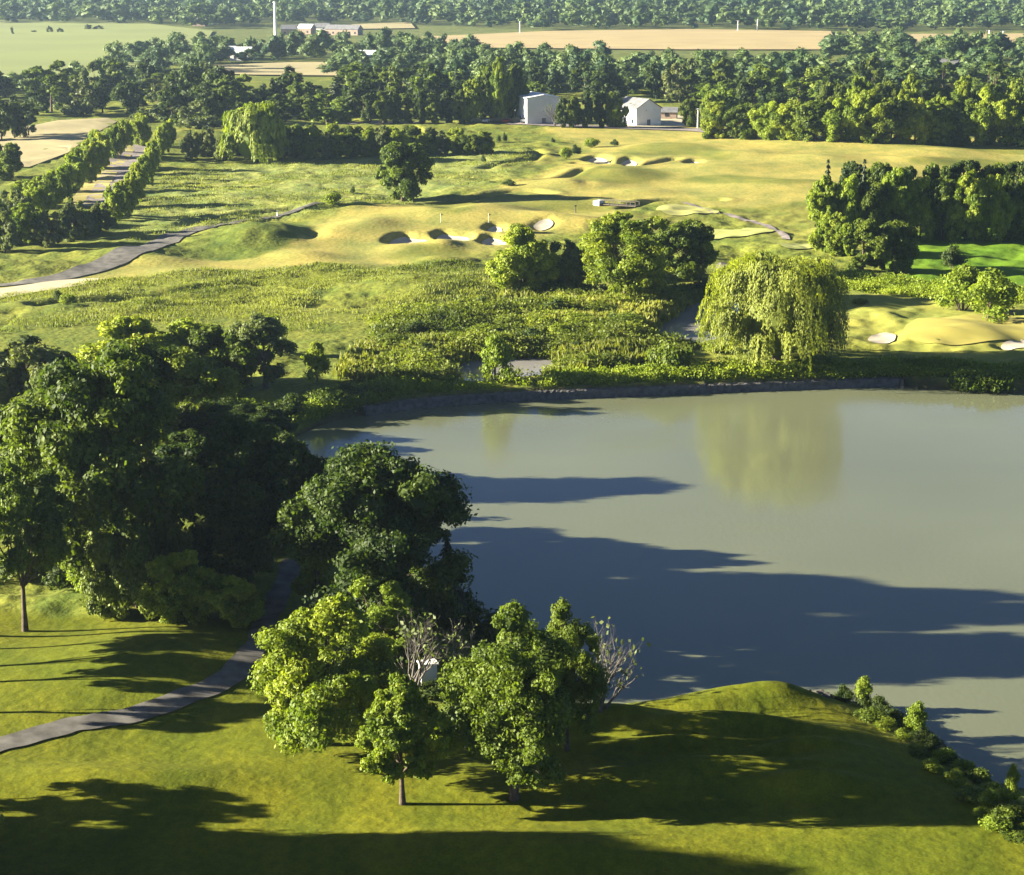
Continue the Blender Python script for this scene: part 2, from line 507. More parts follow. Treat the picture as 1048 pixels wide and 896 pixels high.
class MB:
    """collects boxes and tubes"""
    def __init__(s):
        s.v, s.q, s.t, s.n = [], [], [], 0

    def add(s, V, Q=(), T=()):
        V = np.asarray(V, float)
        if len(Q): s.q.append(np.asarray(Q) + s.n)
        if len(T): s.t.append(np.asarray(T) + s.n)
        s.v.append(V); s.n += len(V)

    def box(s, x0, x1, y0, y1, z0, z1):
        V = [(x, y, z) for z in (z0, z1) for y in (y0, y1) for x in (x0, x1)]
        s.add(V, [(0, 2, 3, 1), (4, 5, 7, 6), (0, 1, 5, 4), (2, 6, 7, 3), (0, 4, 6, 2), (1, 3, 7, 5)])
        return s

    def tube(s, P, R, n=6):
        P = np.asarray(P, float)
        k = len(P)
        V = []
        for i in range(k):
            d = P[min(i + 1, k - 1)] - P[max(i - 1, 0)]
            d = d / (np.linalg.norm(d) + 1e-9)
            a = np.cross(d, (0, 0, 1) if abs(d[2]) < 0.9 else (1, 0, 0)); a /= np.linalg.norm(a)
            b = np.cross(d, a)
            for j in range(n):
                t = 2 * math.pi * j / n
                V.append(P[i] + R[i] * (math.cos(t) * a + math.sin(t) * b))
        Q = [(i * n + j, i * n + (j + 1) % n, (i + 1) * n + (j + 1) % n, (i + 1) * n + j) for i in range(k - 1) for j in range(n)]
        s.add(V, Q)
        return s

    def prism(s, poly, y0, y1):
        """polygon in xz extruded along y"""
        n = len(poly)
        V = [(x, y0, z) for x, z in poly] + [(x, y1, z) for x, z in poly]
        Q = [(i, (i + 1) % n, n + (i + 1) % n, n + i) for i in range(n)]
        T = [(0, i + 1, i) for i in range(1, n - 1)] + [(n, n + i, n + i + 1) for i in range(1, n - 1)]
        s.add(V, Q, T)
        return s

    def mesh(s, name, mat, smooth_=False):
        fs = ([np.concatenate(s.q)] if s.q else []) + ([np.concatenate(s.t)] if s.t else [])
        return mesh_from(name, np.concatenate(s.v), fs, mat, smooth_=smooth_)

    def obj(s, name, mat, parent=None, **p):
        return link(name, s.mesh(name, mat), parent, **p)


def thing(name, label, cat, loc, rz=0.0, group=None):
    o = link(name, None)
    o.location = loc
    o.rotation_euler = (0, 0, rz)
    o['label'] = label; o['category'] = cat
    if group: o['group'] = group
    return o


# ------------------------------------------------------------------ ground
def build_ground():
    nr, nc = GX.shape
    idx = np.arange(nr * nc).reshape(nr, nc)
    Q = np.stack([idx[:-1, :-1], idx[:-1, 1:], idx[1:, 1:], idx[1:, :-1]], -1).reshape(-1, 4)
    x, y = GX, GY
    r = np.hypot(x, y)
    c = np.zeros(x.shape + (3,))
    c[:] = (0.150, 0.172, 0.034)
    rough = np.ones(x.shape)

    def lay(polys, col, feather, rv):
        nonlocal c, rough
        w = region_w(x, y, polys, feather)
        w = smooth(w + 0.55 * fbm(x, y, feather * 2.2, 3) * (w * (1 - w) * 4))
        c = c * (1 - w[..., None]) + np.array(col) * w[..., None]
        rough = rough * (1 - w) + rv * w
    lay(R_MEADOW, (0.225, 0.250, 0.080), 8, 0.8)
    lay(R_MARSH, (0.150, 0.170, 0.040), 5, 1.0)
    lay(R_FAIR, (0.300, 0.268, 0.082), 5, 0.45)
    lay(R_PATCH, (0.185, 0.190, 0.045), 3, 0.45)
    lay(R_PATCH[2:3], (0.105, 0.135, 0.026), 3, 0.95)
    lay(R_LUSH, (0.105, 0.190, 0.014), 4, 0.35)
    lay(R_GREEN2, (0.255, 0.260, 0.062), 4, 0.2)
    lay(R_LAWN, (0.112, 0.124, 0.009), 1.6, 0.5)
    far = smooth((r - 600 * KD) / 150)[..., None]
    c = c * (1 - far) + np.array((0.12, 0.14, 0.045)) * far
    d = near_sdist(x, y, LAKE, True, 6)
    w = (smooth(1 - d / 1.2) * (d < 900))[..., None]
    c = c * (1 - w) + np.array((0.07, 0.06, 0.04)) * w
    me = mesh_from('ground', np.stack([GX, GY, GZ], -1).reshape(-1, 3), Q, ground_mat(),
                   {'cover': c.reshape(-1, 3), 'rough': rough.ravel()}, True)
    link('ground', me, kind='structure')


build_ground()


def sheet(name, poly, mat, lift=0.03, step=None, flat=None, **props):
    poly = np.asarray(poly)
    ext = (poly.max(0) - poly.min(0))
    step = step or max(0.6, min(ext) / 14)
    lo, hi = poly.min(0), poly.max(0)
    step = max(step, math.sqrt(ext[0] * ext[1] / 6000))
    gx, gy = np.meshgrid(np.arange(lo[0], hi[0], step), np.arange(lo[1], hi[1], step))
    gx, gy = gx.ravel(), gy.ravel()
    ins = sdist(gx, gy, poly) < -0.35 * step
    pts = [Vector(p) for p in poly] + [Vector((a, b)) for a, b in zip(gx[ins], gy[ins])]
    n = len(poly)
    v, e, f, *_ = geometry.delaunay_2d_cdt(pts, [(i, (i + 1) % n) for i in range(n)], [], 1, 1e-5)
    V = np.array([(p[0], p[1]) for p in v])
    if flat is None:
        z = tz(V[:, 0], V[:, 1]) + lift + 0.00035 * np.hypot(V[:, 0], V[:, 1])
    else:
        z = np.full(len(V), flat)
    T = np.array([t for t in f if len(t) == 3])
    me = mesh_from(name, np.column_stack([V, z]), T, mat, smooth_=True)
    return link(name, me, **props)


def ribbon(name, pts, widths_px, mat, lift=0.04, **props):
    """path through pixels measured on the land; width in pixels across"""
    P = spline([on_plane(*p) for p in pts], False, 14)
    Wd = np.interp(np.linspace(0, len(pts) - 1, len(P)), np.arange(len(pts)),
                   widths_px)
    d = np.gradient(P, axis=0)
    d /= np.linalg.norm(d, axis=1)[:, None]
    nrm = np.column_stack([-d[:, 1], d[:, 0]])
    V, Q = [], []
    M = 5
    wob = 0.10 * np.sin(np.arange(len(P)) * 0.23) + 0.06 * np.sin(np.arange(len(P)) * 0.61)
    for i in range(len(P)):
        for k in range(M):
            q = P[i] + nrm[i] * (Wd[i] * (k / (M - 1) - 0.5) + wob[i])
            V.append(q)
    V = np.array(V)
    z = tz(V[:, 0], V[:, 1]) + lift + 0.00035 * np.hypot(V[:, 0], V[:, 1])
    for i in range(len(P) - 1):
        for k in range(M - 1):
            a = i * M + k
            Q.append((a, a + 1, a + M + 1, a + M))
    me = mesh_from(name, np.column_stack([V, z]), np.array(Q), mat, smooth_=True)
    return link(name, me, **props)


WATER = water_mat('lake_water', (0.136, 0.148, 0.088), 0.06)
WATER2 = water_mat('pond_water', (0.22, 0.21, 0.20))


def flat_sheet(name, poly, mat, z):
    n = len(poly)
    c = poly.mean(0)
    v, e, f, *_ = geometry.delaunay_2d_cdt([Vector(p) for p in poly], [(i, (i + 1) % n) for i in range(n)], [], 1, 1e-5)
    return link(name, mesh_from(name, np.array([(p[0], p[1], z) for p in v]), np.array([t for t in f]), mat), kind='structure')


def grow(poly, d):
    q = np.array(poly)
    t = np.roll(q, -1, 0) - np.roll(q, 1, 0)
    t /= np.linalg.norm(t, axis=1)[:, None] + 1e-9
    area = 0.5 * np.sum(q[:, 0] * np.roll(q[:, 1], -1) - np.roll(q[:, 0], -1) * q[:, 1])
    nrm = np.column_stack([t[:, 1], -t[:, 0]]) * (1 if area > 0 else -1)
    return q + nrm * d


flat_sheet('lake', grow(LAKE, 0.6), WATER, 0.0)
flat_sheet('pond', grow(POND, 2.0), WATER2, 0.95)
flat_sheet('pond', grow(CREEK, 2.0), WATER2, 0.95)

for p, dep, lab in BUNKERS:
    o = sheet('sand_bunker', grow(p, -0.5), SAND, 0.05, 0.7, kind='structure')
    o['label'] = lab

# paths, roads and fields
ribbon('cart_path', [(-60, 790), (0, 765), (60, 748), (100, 740), (160, 728), (215, 710), (245, 690), (262, 665), (270, 640), (285, 610), (300, 575)], [2.2, 2.2, 2.2, 2.2, 2.2, 2.1, 1.9, 1.8, 1.8, 1.8, 1.6], TARMAC, kind='structure')
ribbon('cart_path', [(-30, 294), (40, 288), (90, 278), (140, 262), (185, 242), (215, 235), (260, 226), (330, 215), (400, 207)], [3, 4, 5.5, 6, 4.5, 2.4, 1.6, 1.4, 1.4], TARMAC, kind='structure')
ribbon('cart_path', [(700, 207), (740, 218), (775, 226), (800, 238), (806, 246)], [1.3, 1.4, 1.5, 1.5, 1.4], GRAVEL, kind='structure')
ribbon('gravel_track', [(102, 214), (112, 194), (122, 176), (131, 162), (138, 150)], [7, 7.5, 8, 9, 9], GRAVEL, kind='structure')
ribbon('grass_verge', [(84, 214), (95, 194), (106, 177), (117, 163), (128, 150)], [6, 6, 6, 6.5, 6.5], simple_mat('verge_grass', (0.30, 0.26, 0.07), 0.95, 0.15, 0.1), kind='structure')
sheet('pale_path', wpoly([(-60, 300), (0, 296), (60, 288), (104, 286), (95, 291), (40, 299), (0, 306), (-60, 312)]), PALE_PATH, 0.06, kind='structure')
ribbon('road', [(330, 127), (420, 127), (520, 128), (600, 131), (700, 133), (735, 137)], [6, 6, 6, 8, 9, 6], GRAVEL, kind='structure')
sheet('yard', wpoly([(632, 122), (690, 118), (712, 120), (712, 130), (640, 132)], sm=False), PALE_PATH, 0.06, kind='structure')
sheet('tee', wpoly([(672, 212), (690, 209), (725, 212), (735, 216), (705, 219), (680, 217)]), simple_mat('tee_grass', (0.30, 0.30, 0.085), 0.95, 0.06, 0.1), 0.05, kind='structure')
sheet('tee', wpoly([(708, 236), (740, 233), (786, 233), (790, 237), (750, 241), (714, 242)]), simple_mat('tee_grass_pale', (0.34, 0.36, 0.10), 0.95, 0.06, 0.1), 0.05, kind='structure')
sheet('tee', wpoly([(800, 253), (830, 250), (845, 252), (825, 256), (805, 257)]), simple_mat('tee_grass_far', (0.30, 0.32, 0.09), 0.95, 0.06, 0.1), 0.05, kind='structure')
sheet('putting_green', wpoly([(925, 348), (930, 337), (960, 329), (1010, 327), (1060, 330), (1070, 347), (1030, 353), (980, 358), (940, 355)]), simple_mat('green_grass', (0.29, 0.255, 0.05), 0.95, 0.07, 0.08), 0.05, kind='structure')
sheet('field', wpoly([(-500, 20), (0, 22), (140, 24), (218, 33), (200, 60), (120, 80), (0, 84), (-500, 90)], sm=False), FIELD_GREEN, 0.3, 12, kind='structure')
sheet('field', wpoly([(-30, 144), (30, 130), (60, 124), (110, 121), (120, 124), (90, 142), (70, 158), (30, 172), (-30, 172)], sm=False), FIELD_STRAW, 0.1, 4, kind='structure')
sheet('field', wpoly([(220, 68), (300, 65), (345, 65), (345, 79), (260, 79), (220, 77)], sm=False), FIELD_STRAW, 0.3, 6, kind='structure')
sheet('field', wpoly([(430, 39), (560, 33), (700, 31), (850, 33), (860, 52), (700, 52), (480, 50)], sm=False), FIELD_TAN, 0.3, 12, kind='structure')
sheet('field', wpoly([(360, 26), (420, 24), (425, 30), (360, 31)], sm=False), FIELD_STRAW, 0.3, 12, kind='structure')
sheet('field', wpoly([(930, 36), (1000, 36), (1200, 34), (1200, 46), (940, 44)], sm=False), FIELD_TAN, 0.3, 12, kind='structure')
sheet('field', wpoly([(905, 84), (980, 79), (985, 84), (915, 89)], sm=False), FIELD_GREEN, 0.3, 8, kind='structure')


# ------------------------------------------------------------------ vegetation prototypes
def ico(sub):
    import bmesh
    bm = bmesh.new()
    bmesh.ops.create_icosphere(bm, subdivisions=sub, radius=1.0)
    V = np.array([v.co[:] for v in bm.verts]); T = np.array([[v.index for v in f.verts] for f in bm.faces])
    bm.free()
    return V, T


ICO1, ICO2 = ico(1), ico(2)


def unit(rng, n):
    d = rng.normal(size=(n, 3))
    return d / np.linalg.norm(d, axis=1)[:, None]


def quads(pos, nrm, size, rng, aspect=1.4, axis=None):
    """one diamond-ish leaf quad per position"""
    n = len(pos)
    nrm = nrm / (np.linalg.norm(nrm, axis=1)[:, None] + 1e-9)
    ref = unit(rng, n) if axis is None else axis
    a = np.cross(nrm, ref); a /= np.linalg.norm(a, axis=1)[:, None] + 1e-9
    b = np.cross(nrm, a)
    s = np.asarray(size).reshape(-1, 1) * np.ones((n, 1))
    if axis is not None:
        a, b = b, a
    L, Wd = s * aspect * 0.5, s * 0.5
    k = rng.uniform(0.55, 1.0, (n, 1))
    V = np.stack([pos - a * L, pos + b * Wd * k + nrm * s * 0.12, pos + a * L, pos - b * Wd - nrm * s * 0.10], 1).reshape(-1, 3)
    return V, np.arange(4 * n).reshape(n, 4)


def clump_mesh(rng, C, R, T, per, leaf, core=0.62, coresub=ICO1, squash=0.85, spread=0.5):
    """clumps at C with radius R and tone T -> verts, quads, tris, tone"""
    Vs, Qs, Ts, tone = [], [], [], []
    n0 = 0
    for c, r, t in zip(C, R, T):
        m = max(6, int(per * (r / np.mean(R)) ** 2))
        d = unit(rng, m)
        rad = r * rng.uniform(0.62, 1.12, m)
        if core and leaf < 0.36:
            far_ = rng.random(m) < 0.14
            rad[far_] *= rng.uniform(1.05, 1.5, far_.sum())
            d[far_, 2] = np.abs(d[far_, 2]) * 0.8 - 0.1
        pos = c + d * rad[:, None] * (1, 1, squash)
        nr = d + rng.normal(size=(m, 3)) * spread + (0, 0, 0.25)
        V, Q = quads(pos, nr, leaf * rng.uniform(0.4, 1.5, m), rng)
        Vs.append(V); Qs.append(Q + n0); n0 += len(V)
        tone.append(np.repeat(np.clip(t + rng.normal(0, 0.16, m), 0, 1), 4))
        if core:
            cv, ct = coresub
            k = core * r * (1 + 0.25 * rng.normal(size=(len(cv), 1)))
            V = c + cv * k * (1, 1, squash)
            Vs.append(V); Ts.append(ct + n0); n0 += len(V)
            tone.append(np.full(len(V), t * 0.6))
    return np.concatenate(Vs), np.concatenate(Qs), (np.concatenate(Ts) if Ts else np.zeros((0, 3), int)), np.concatenate(tone)


def trunk_mesh(rng, H, r0, targets, fork=0.3, mat=BARK, name='trunk', lean=0.0):
    b = MB()
    n = 6
    top = H * 0.75
    ph = rng.uniform(0, 6.28)
    axis = []
    for i in range(n + 1):
        t = i / n
        axis.append(np.array((0.12 * r0 * 6 * math.sin(t * 3 + ph) * t + lean * t * H, 0.1 * r0 * 6 * math.cos(t * 2.6 + ph) * t, t * top - 0.3 * (i == 0))))
    b.tube(axis, [r0 * (1.35 if i == 0 else (1 - 0.85 * (i / n) ** 0.9)) for i in range(n + 1)], 7)
    for c in targets:
        t = rng.uniform(fork, 0.75)
        i = t * n
        a = axis[int(i)] * (1 - i % 1) + axis[min(int(i) + 1, n)] * (i % 1)
        m1 = a + (c - a) * 0.5 + (0, 0, -0.04 * H)
        r1 = r0 * (1 - 0.8 * t) * 0.6
        b.tube([a, m1, c], [r1, r1 * 0.6, r1 * 0.18], 5)
        for _ in range(2):
            e = c + unit(rng, 1)[0] * 0.12 * H
            b.tube([m1 + (c - m1) * 0.5, e], [r1 * 0.35, r1 * 0.08], 4)
    return b.mesh(name, mat, True)


def proto_broad(seed, mat, H=12, Wd=10, base=0.12, nc=16, per=90, leaf=0.42, cr=(0.17, 0.28), shape='round', tone=(0.15, 0.85), bark=BARK, core=0.55, lean=0.0, limbs=9, sub=13):
    """crown of limb masses, each carrying smaller tufts of leaves"""
    rng = np.random.default_rng(seed)
    a, zb = Wd / 2, base * H
    C, R_ = [], []
    k1, k2 = rng.uniform(0, 6.28, 2)
    for i in range(nc * 8):
        if len(C) >= nc: break
        t = rng.uniform(0.0, 1) ** 0.9
        if shape == 'round':
            w = math.sqrt(max(0, 1 - (2 * t - 0.85) ** 2 / 1.35))
        elif shape == 'oval':
            w = math.sin(math.pi * min(1, (0.12 + 0.85 * t))) ** 0.6
        elif shape == 'cone':
            w = (1 - t) ** 0.7 * 0.95 + 0.08
        else:
            w = (0.45 + 0.65 * t) * (1 if t < 0.75 else math.sqrt(max(0, 1 - ((t - 0.75) / 0.27) ** 2)))
        rr = rng.uniform(*cr) * Wd * (0.6 + 0.5 * w) * 0.75
        rho = rng.uniform(0.25, 1.0) ** 0.6
        ph = rng.uniform(0, 2 * math.pi)
        wob = 1 + 0.20 * math.sin(2 * ph + k1) + 0.16 * math.sin(3 * ph + k2 + 4 * t)
        c = np.array((math.cos(ph) * rho * w * a * wob * 0.80 + lean * t * H, math.sin(ph) * rho * w * a * wob * 0.80, zb + rr * 0.5 + t * (H - zb - rr * 1.25)))
        if C and min(np.linalg.norm(c - q) for q in C) < 0.5 * rr: continue
        C.append(c); R_.append(rr)
    C, R_ = np.array(C), np.array(R_)
    S, SR, ST = [], [], []
    mid = np.array((lean * H * 0.5, 0, zb + 0.35 * (H - zb)))
    for c, r in zip(C, R_):
        o = c - mid; o /= np.linalg.norm(o) + 1e-6
        t0 = rng.uniform(*tone)
        for _ in range(sub):
            dd = unit(rng, 1)[0] + o * 0.55 + (0, 0, 0.15); dd /= np.linalg.norm(dd)
            S.append(c + dd * r * rng.uniform(0.42, 1.12) * np.array((1, 1, 0.88)))
            SR.append(r * rng.uniform(0.28, 0.54)); ST.append(np.clip(t0 + rng.normal(0, 0.18), 0, 1))
    S, SR, ST = np.array(S), np.array(SR), np.array(ST)
    S[:, 2] = np.maximum(S[:, 2], 0.25 * SR)
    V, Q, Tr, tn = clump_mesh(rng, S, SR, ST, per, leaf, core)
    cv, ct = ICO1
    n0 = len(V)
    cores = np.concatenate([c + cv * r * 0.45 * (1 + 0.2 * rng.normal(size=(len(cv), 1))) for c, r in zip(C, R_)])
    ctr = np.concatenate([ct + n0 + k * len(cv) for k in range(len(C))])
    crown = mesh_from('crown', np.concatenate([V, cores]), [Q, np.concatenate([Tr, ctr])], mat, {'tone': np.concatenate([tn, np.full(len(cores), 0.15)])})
    k = rng.permutation(len(C))[:limbs]
    trunk = trunk_mesh(rng, H, 0.028 * H * (1.15 if shape == 'spread' else 0.9), C[k], mat=bark, lean=lean)
    return dict(H=H, W=Wd, parts=[('trunk', trunk), ('crown', crown)])


def proto_shrub(seed, mat, H=3, Wd=4, nc=14, per=70, leaf=0.3, core=0.6):
    rng = np.random.default_rng(seed)
    C, R = [], []
    for i in range(nc):
        ph, rho = rng.uniform(0, 6.28), rng.uniform(0, 1) ** 0.6
        w = rng.uniform(0.2, 1)
        rr = rng.uniform(0.16, 0.26) * Wd
        z = rr * 0.5 + (H - 1.4 * rr) * w * (1 - 0.55 * rho ** 2)
        C.append((math.cos(ph) * rho * Wd * 0.38, math.sin(ph) * rho * Wd * 0.38, max(z, rr * 0.4))); R.append(rr)
    C, R = np.array(C), np.array(R)
    V, Q, Tr, tn = clump_mesh(rng, C, R, rng.uniform(0.15, 0.9, nc), per, leaf, core)
    b = MB()
    for c in C[:6]:
        b.tube([(c[0] * 0.15, c[1] * 0.15, -0.15), c * 0.6, c], [0.02 * H, 0.014 * H, 0.005 * H], 5)
    return dict(H=H, W=Wd, parts=[('stem', b.mesh('stem', BARK, True)), ('foliage', mesh_from('foliage', V, [Q, Tr], mat, {'tone': tn}))])


def proto_conifer(seed, mat, H=14, Wd=6, levels=16, leaf=0.5, per=26, base=0.05, droop=0.25):
    rng = np.random.default_rng(seed)
    pos, nrm, ax, tn = [], [], [], []
    b = MB()
    b.tube([(0, 0, -0.3), (0, 0, H * 0.5), (0, 0, H)], [0.022 * H, 0.013 * H, 0.002 * H], 6)
    for i in range(levels):
        t = i / (levels - 1)
        z = H * (base + (0.97 - base) * t)
        L = Wd / 2 * (1 - t) ** 0.85 + 0.15
        nb = max(4, int(11 * (1 - t) + 4))
        for k in range(nb):
            ph = 2 * math.pi * (k + rng.random()) / nb
            l = L * rng.uniform(0.75, 1.12)
            d = np.array((math.cos(ph), math.sin(ph), 0))
            side = np.array((-d[1], d[0], 0))
            tone = rng.uniform(0.1, 0.9)
            m = max(5, int(per * (l / (Wd / 2)) ** 1.2) + 4)
            s = rng.uniform(0.12, 1, m)
            p = d * (s * l)[:, None] + side * (rng.normal(0, 0.16, m) * l * (1.1 - s))[:, None]
            p[:, 2] += z - droop * l * s ** 1.5 + rng.normal(0, 0.05 * l, m)
            pos.append(p); nrm.append(np.tile((0, 0, 0.6), (m, 1)) + d * 0.9 + rng.normal(0, 0.4, (m, 3)))
            ax.append(np.tile(d, (m, 1)) + (0, 0, -0.3)); tn.append(np.clip(tone + rng.normal(0, 0.12, m), 0, 1))
    pos, nrm, ax, tn = map(np.concatenate, (pos, nrm, ax, tn))
    rng2 = np.random.default_rng(seed + 1)
    V, Q = quads(pos, nrm, leaf * rng2.uniform(0.6, 1.2, len(pos)), rng2, 1.9, ax)
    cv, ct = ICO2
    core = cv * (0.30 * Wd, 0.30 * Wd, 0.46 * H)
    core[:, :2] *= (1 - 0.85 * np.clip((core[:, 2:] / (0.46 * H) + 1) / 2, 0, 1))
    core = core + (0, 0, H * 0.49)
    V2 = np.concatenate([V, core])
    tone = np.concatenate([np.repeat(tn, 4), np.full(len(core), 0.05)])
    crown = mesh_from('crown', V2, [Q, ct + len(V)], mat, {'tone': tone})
    return dict(H=H, W=Wd, parts=[('trunk', b.mesh('trunk', BARK, True)), ('crown', crown)])


def proto_willow(seed, mat, H=13, Wd=16, strands=620, leaf=0.36, per=24, lobes=26):
    rng = np.random.default_rng(seed)
    # billowing lobes, each with a curtain of hanging twigs
    C, R = [], []
    for i in range(lobes):
        ph = 2.399 * i + rng.uniform(-0.35, 0.35)
        u = (i + 0.5) / lobes
        rho = math.sqrt(min(1, u * 1.5)) * 0.80 * (1 + 0.12 * math.sin(3 * ph + seed) + rng.normal(0, 0.06))
        z = H * (0.90 - 0.20 * rho ** 2.4) if u < 0.62 else H * (0.74 - 1.35 * (u - 0.62))
        z += rng.normal(0, 0.035) * H
        C.append((math.cos(ph) * rho * Wd / 2, math.sin(ph) * rho * Wd / 2, z)); R.append(rng.uniform(0.07, 0.125) * Wd)
    C, R = np.array(C), np.array(R)
    T = rng.uniform(0.2, 0.9, lobes)
    pos, nrm, ax, tn = [], [], [], []
    for s in range(strands):
        i = s % lobes
        ph = rng.uniform(0, 2 * math.pi)
        outw = np.array((math.cos(ph), math.sin(ph), 0))
        rr = R[i] * math.sqrt(rng.uniform(0.25, 1)) * 1.05
        st = C[i] + outw * rr + (0, 0, rng.uniform(0.2, 0.7) * R[i])
        L = min(st[2] - rng.uniform(0.1, 1.2), H * rng.uniform(0.10, 0.34))
        rad = C[i][:2] / (np.linalg.norm(C[i][:2]) + 1e-6)
        u = np.sort(rng.uniform(0, 1, per))
        p = st + np.column_stack([rad[0] * 0.7 * np.sqrt(u) + rng.normal(0, 0.1, per) + outw[0] * 0.35 * np.sqrt(u), rad[1] * 0.7 * np.sqrt(u) + rng.normal(0, 0.1, per) + outw[1] * 0.35 * np.sqrt(u), -L * u])
        pos.append(p)
        nrm.append(np.tile(outw * 0.8 + np.array((rad[0], rad[1], 0.25)), (per, 1)) + rng.normal(0, 0.35, (per, 3)))
        ax.append(np.tile((0, 0, -1.0), (per, 1)) + rng.normal(0, 0.25, (per, 3)))
        tn.append(np.clip(T[i] + rng.normal(0, 0.24, per), 0, 1))
    pos, nrm, ax, tn = map(np.concatenate, (pos, nrm, ax, tn))
    V, Q = quads(pos, nrm, leaf * rng.uniform(0.6, 1.2, len(pos)), rng, 2.4, ax)
    V1, Q1, T1, t1 = clump_mesh(rng, C, R * 1.0, T, 150, leaf * 1.1, 0.6)
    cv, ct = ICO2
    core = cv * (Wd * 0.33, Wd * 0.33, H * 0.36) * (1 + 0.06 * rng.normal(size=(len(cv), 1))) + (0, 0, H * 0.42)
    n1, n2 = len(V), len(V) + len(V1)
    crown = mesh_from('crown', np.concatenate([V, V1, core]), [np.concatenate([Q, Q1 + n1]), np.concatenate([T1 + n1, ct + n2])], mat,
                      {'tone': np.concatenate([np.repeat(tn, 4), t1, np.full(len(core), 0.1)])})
    trunk = trunk_mesh(rng, H, 0.05 * H, C[::4], 0.25)
    return dict(H=H, W=Wd, parts=[('trunk', trunk), ('crown', crown)])


def proto_bare(seed, H=8, Wd=5, leaves=120, mat=None, bark=BARK_PALE, stems=5):
    rng = np.random.default_rng(seed)
    b = MB()
    tips = []

    def grow_(p, d, L, r, lev):
        q = p + d * L * 0.5 + unit(rng, 1)[0] * L * 0.06
        e = q + (d + unit(rng, 1)[0] * 0.2) * L * 0.5
        b.tube([p, q, e], [r, r * 0.8, r * 0.55], 5 if lev < 2 else 3)
        tips.append(e)
        if lev >= 4: return
        for _ in range(3 if lev < 2 else 2):
            nd = d + unit(rng, 1)[0] * 0.75 + (0, 0, 0.22)
            grow_(e if rng.random() < 0.6 else q, nd / np.linalg.norm(nd), L * rng.uniform(0.55, 0.8), r * 0.5, lev + 1)
    for s in range(stems):
        d = np.array((rng.normal(0, 0.35), rng.normal(0, 0.35), 1)); d /= np.linalg.norm(d)
        grow_(np.array((rng.normal(0, 0.25), rng.normal(0, 0.25), -0.2)), d, H * 0.36, 0.02 * H, 0)
    me = b.mesh('branches', bark, True)
    parts = [('branches', me)]
    if leaves:
        tp = np.array(tips)[rng.integers(0, len(tips), leaves)] + rng.normal(0, 0.25, (leaves, 3))
        V, Q = quads(tp, unit(rng, leaves), 0.3 * rng.uniform(0.6, 1.3, leaves), rng)
        parts.append(('foliage', mesh_from('foliage', V, Q, mat or LEAF['grey'], {'tone': np.repeat(rng.random(leaves), 4)})))
    return dict(H=H, W=Wd, parts=parts)


P = {}
# close trees: many small leaves
P['near_a'] = proto_broad(11, LEAF['bright'], 12, 11.5, 0.08, 24, 130, 0.19, sub=14, core=0.36, cr=(0.14, 0.25), limbs=16)
P['near_b'] = proto_broad(412, LEAF['bright'], 9, 6.6, 0.15, 38, 80, 0.17, shape='oval', tone=(0.2, 0.9), cr=(0.12, 0.22), core=0.36, limbs=14)
P['near_c'] = proto_broad(113, LEAF['green'], 14, 11.5, 0.12, 32, 110, 0.19, cr=(0.12, 0.22), tone=(0.35, 1.0), lean=0.06, sub=14, core=0.36, limbs=18)
P['near_d'] = proto_broad(214, LEAF['dark'], 14, 13, 0.08, 34, 140, 0.21, sub=14, tone=(0.2, 1.0))
P['near_e'] = proto_broad(15, LEAF['bright'], 11, 7, 0.10, 24, 120, 0.18, shape='oval')
P['oak_a'] = proto_broad(21, LEAF['green'], 18, 20, 0.12, 34, 150, 0.28, cr=(0.12, 0.22), limbs=14, tone=(0.0, 0.75), sub=16)
P['oak_b'] = proto_broad(22, LEAF['green'], 16, 14, 0.10, 24, 140, 0.26, limbs=12, sub=15, tone=(0.1, 0.95))
P['oak_c'] = proto_broad(23, LEAF['dark'], 15, 12, 0.06, 22, 140, 0.26, shape='oval', limbs=10, sub=15)
P['high'] = proto_broad(26, LEAF['green'], 13, 7, 0.42, 12, 80, 0.26, core=0.35, limbs=8, sub=9)
P['trunked'] = proto_broad(27, LEAF['green'], 14, 11, 0.42, 20, 130, 0.23, limbs=10, tone=(0.2, 1))
P['low_spread'] = proto_broad(124, LEAF['spruce'], 7, 14, 0.0, 24, 150, 0.22, cr=(0.12, 0.2), sub=14)
P['cedar'] = proto_conifer(25, LEAF['conifer'], 11, 5, 20, 0.36, 60)
# middle distance
P['mid_a'] = proto_broad(131, LEAF['green'], 12, 10, 0.0, 34, 60, 0.36, tone=(0.1, 1))
P['mid_b'] = proto_broad(32, LEAF['bright'], 12, 10, 0.0, 30, 60, 0.36, tone=(0.0, 0.9))
P['mid_c'] = proto_broad(33, LEAF['green'], 14, 8, 0.0, 24, 60, 0.36, shape='oval', tone=(0.1, 1))
P['mid_d'] = proto_broad(34, LEAF['dark'], 13, 9, 0.0, 24, 60, 0.36, shape='oval')
P['mid_e'] = proto_broad(35, LEAF['bright'], 10, 11, 0.0, 24, 60, 0.36)
P['mid_f'] = proto_broad(36, LEAF['grey'], 10, 10, 0.0, 24, 60, 0.36)
P['hedge_a'] = proto_broad(45, LEAF['lime'], 10, 11, 0.0, 24, 70, 0.32)
P['hedge_b'] = proto_broad(46, LEAF['lime'], 10, 10, 0.0, 24, 70, 0.32, shape='oval')
P['mid_l'] = proto_broad(147, LEAF['lime'], 10, 9, 0.0, 30, 90, 0.27, shape='oval', tone=(0.4, 1.0))
P['mid_g'] = proto_broad(37, LEAF['grey'], 13, 14, 0.10, 20, 60, 0.30, shape='spread', core=0.35, bark=BARK_PALE, limbs=18, cr=(0.12, 0.2))
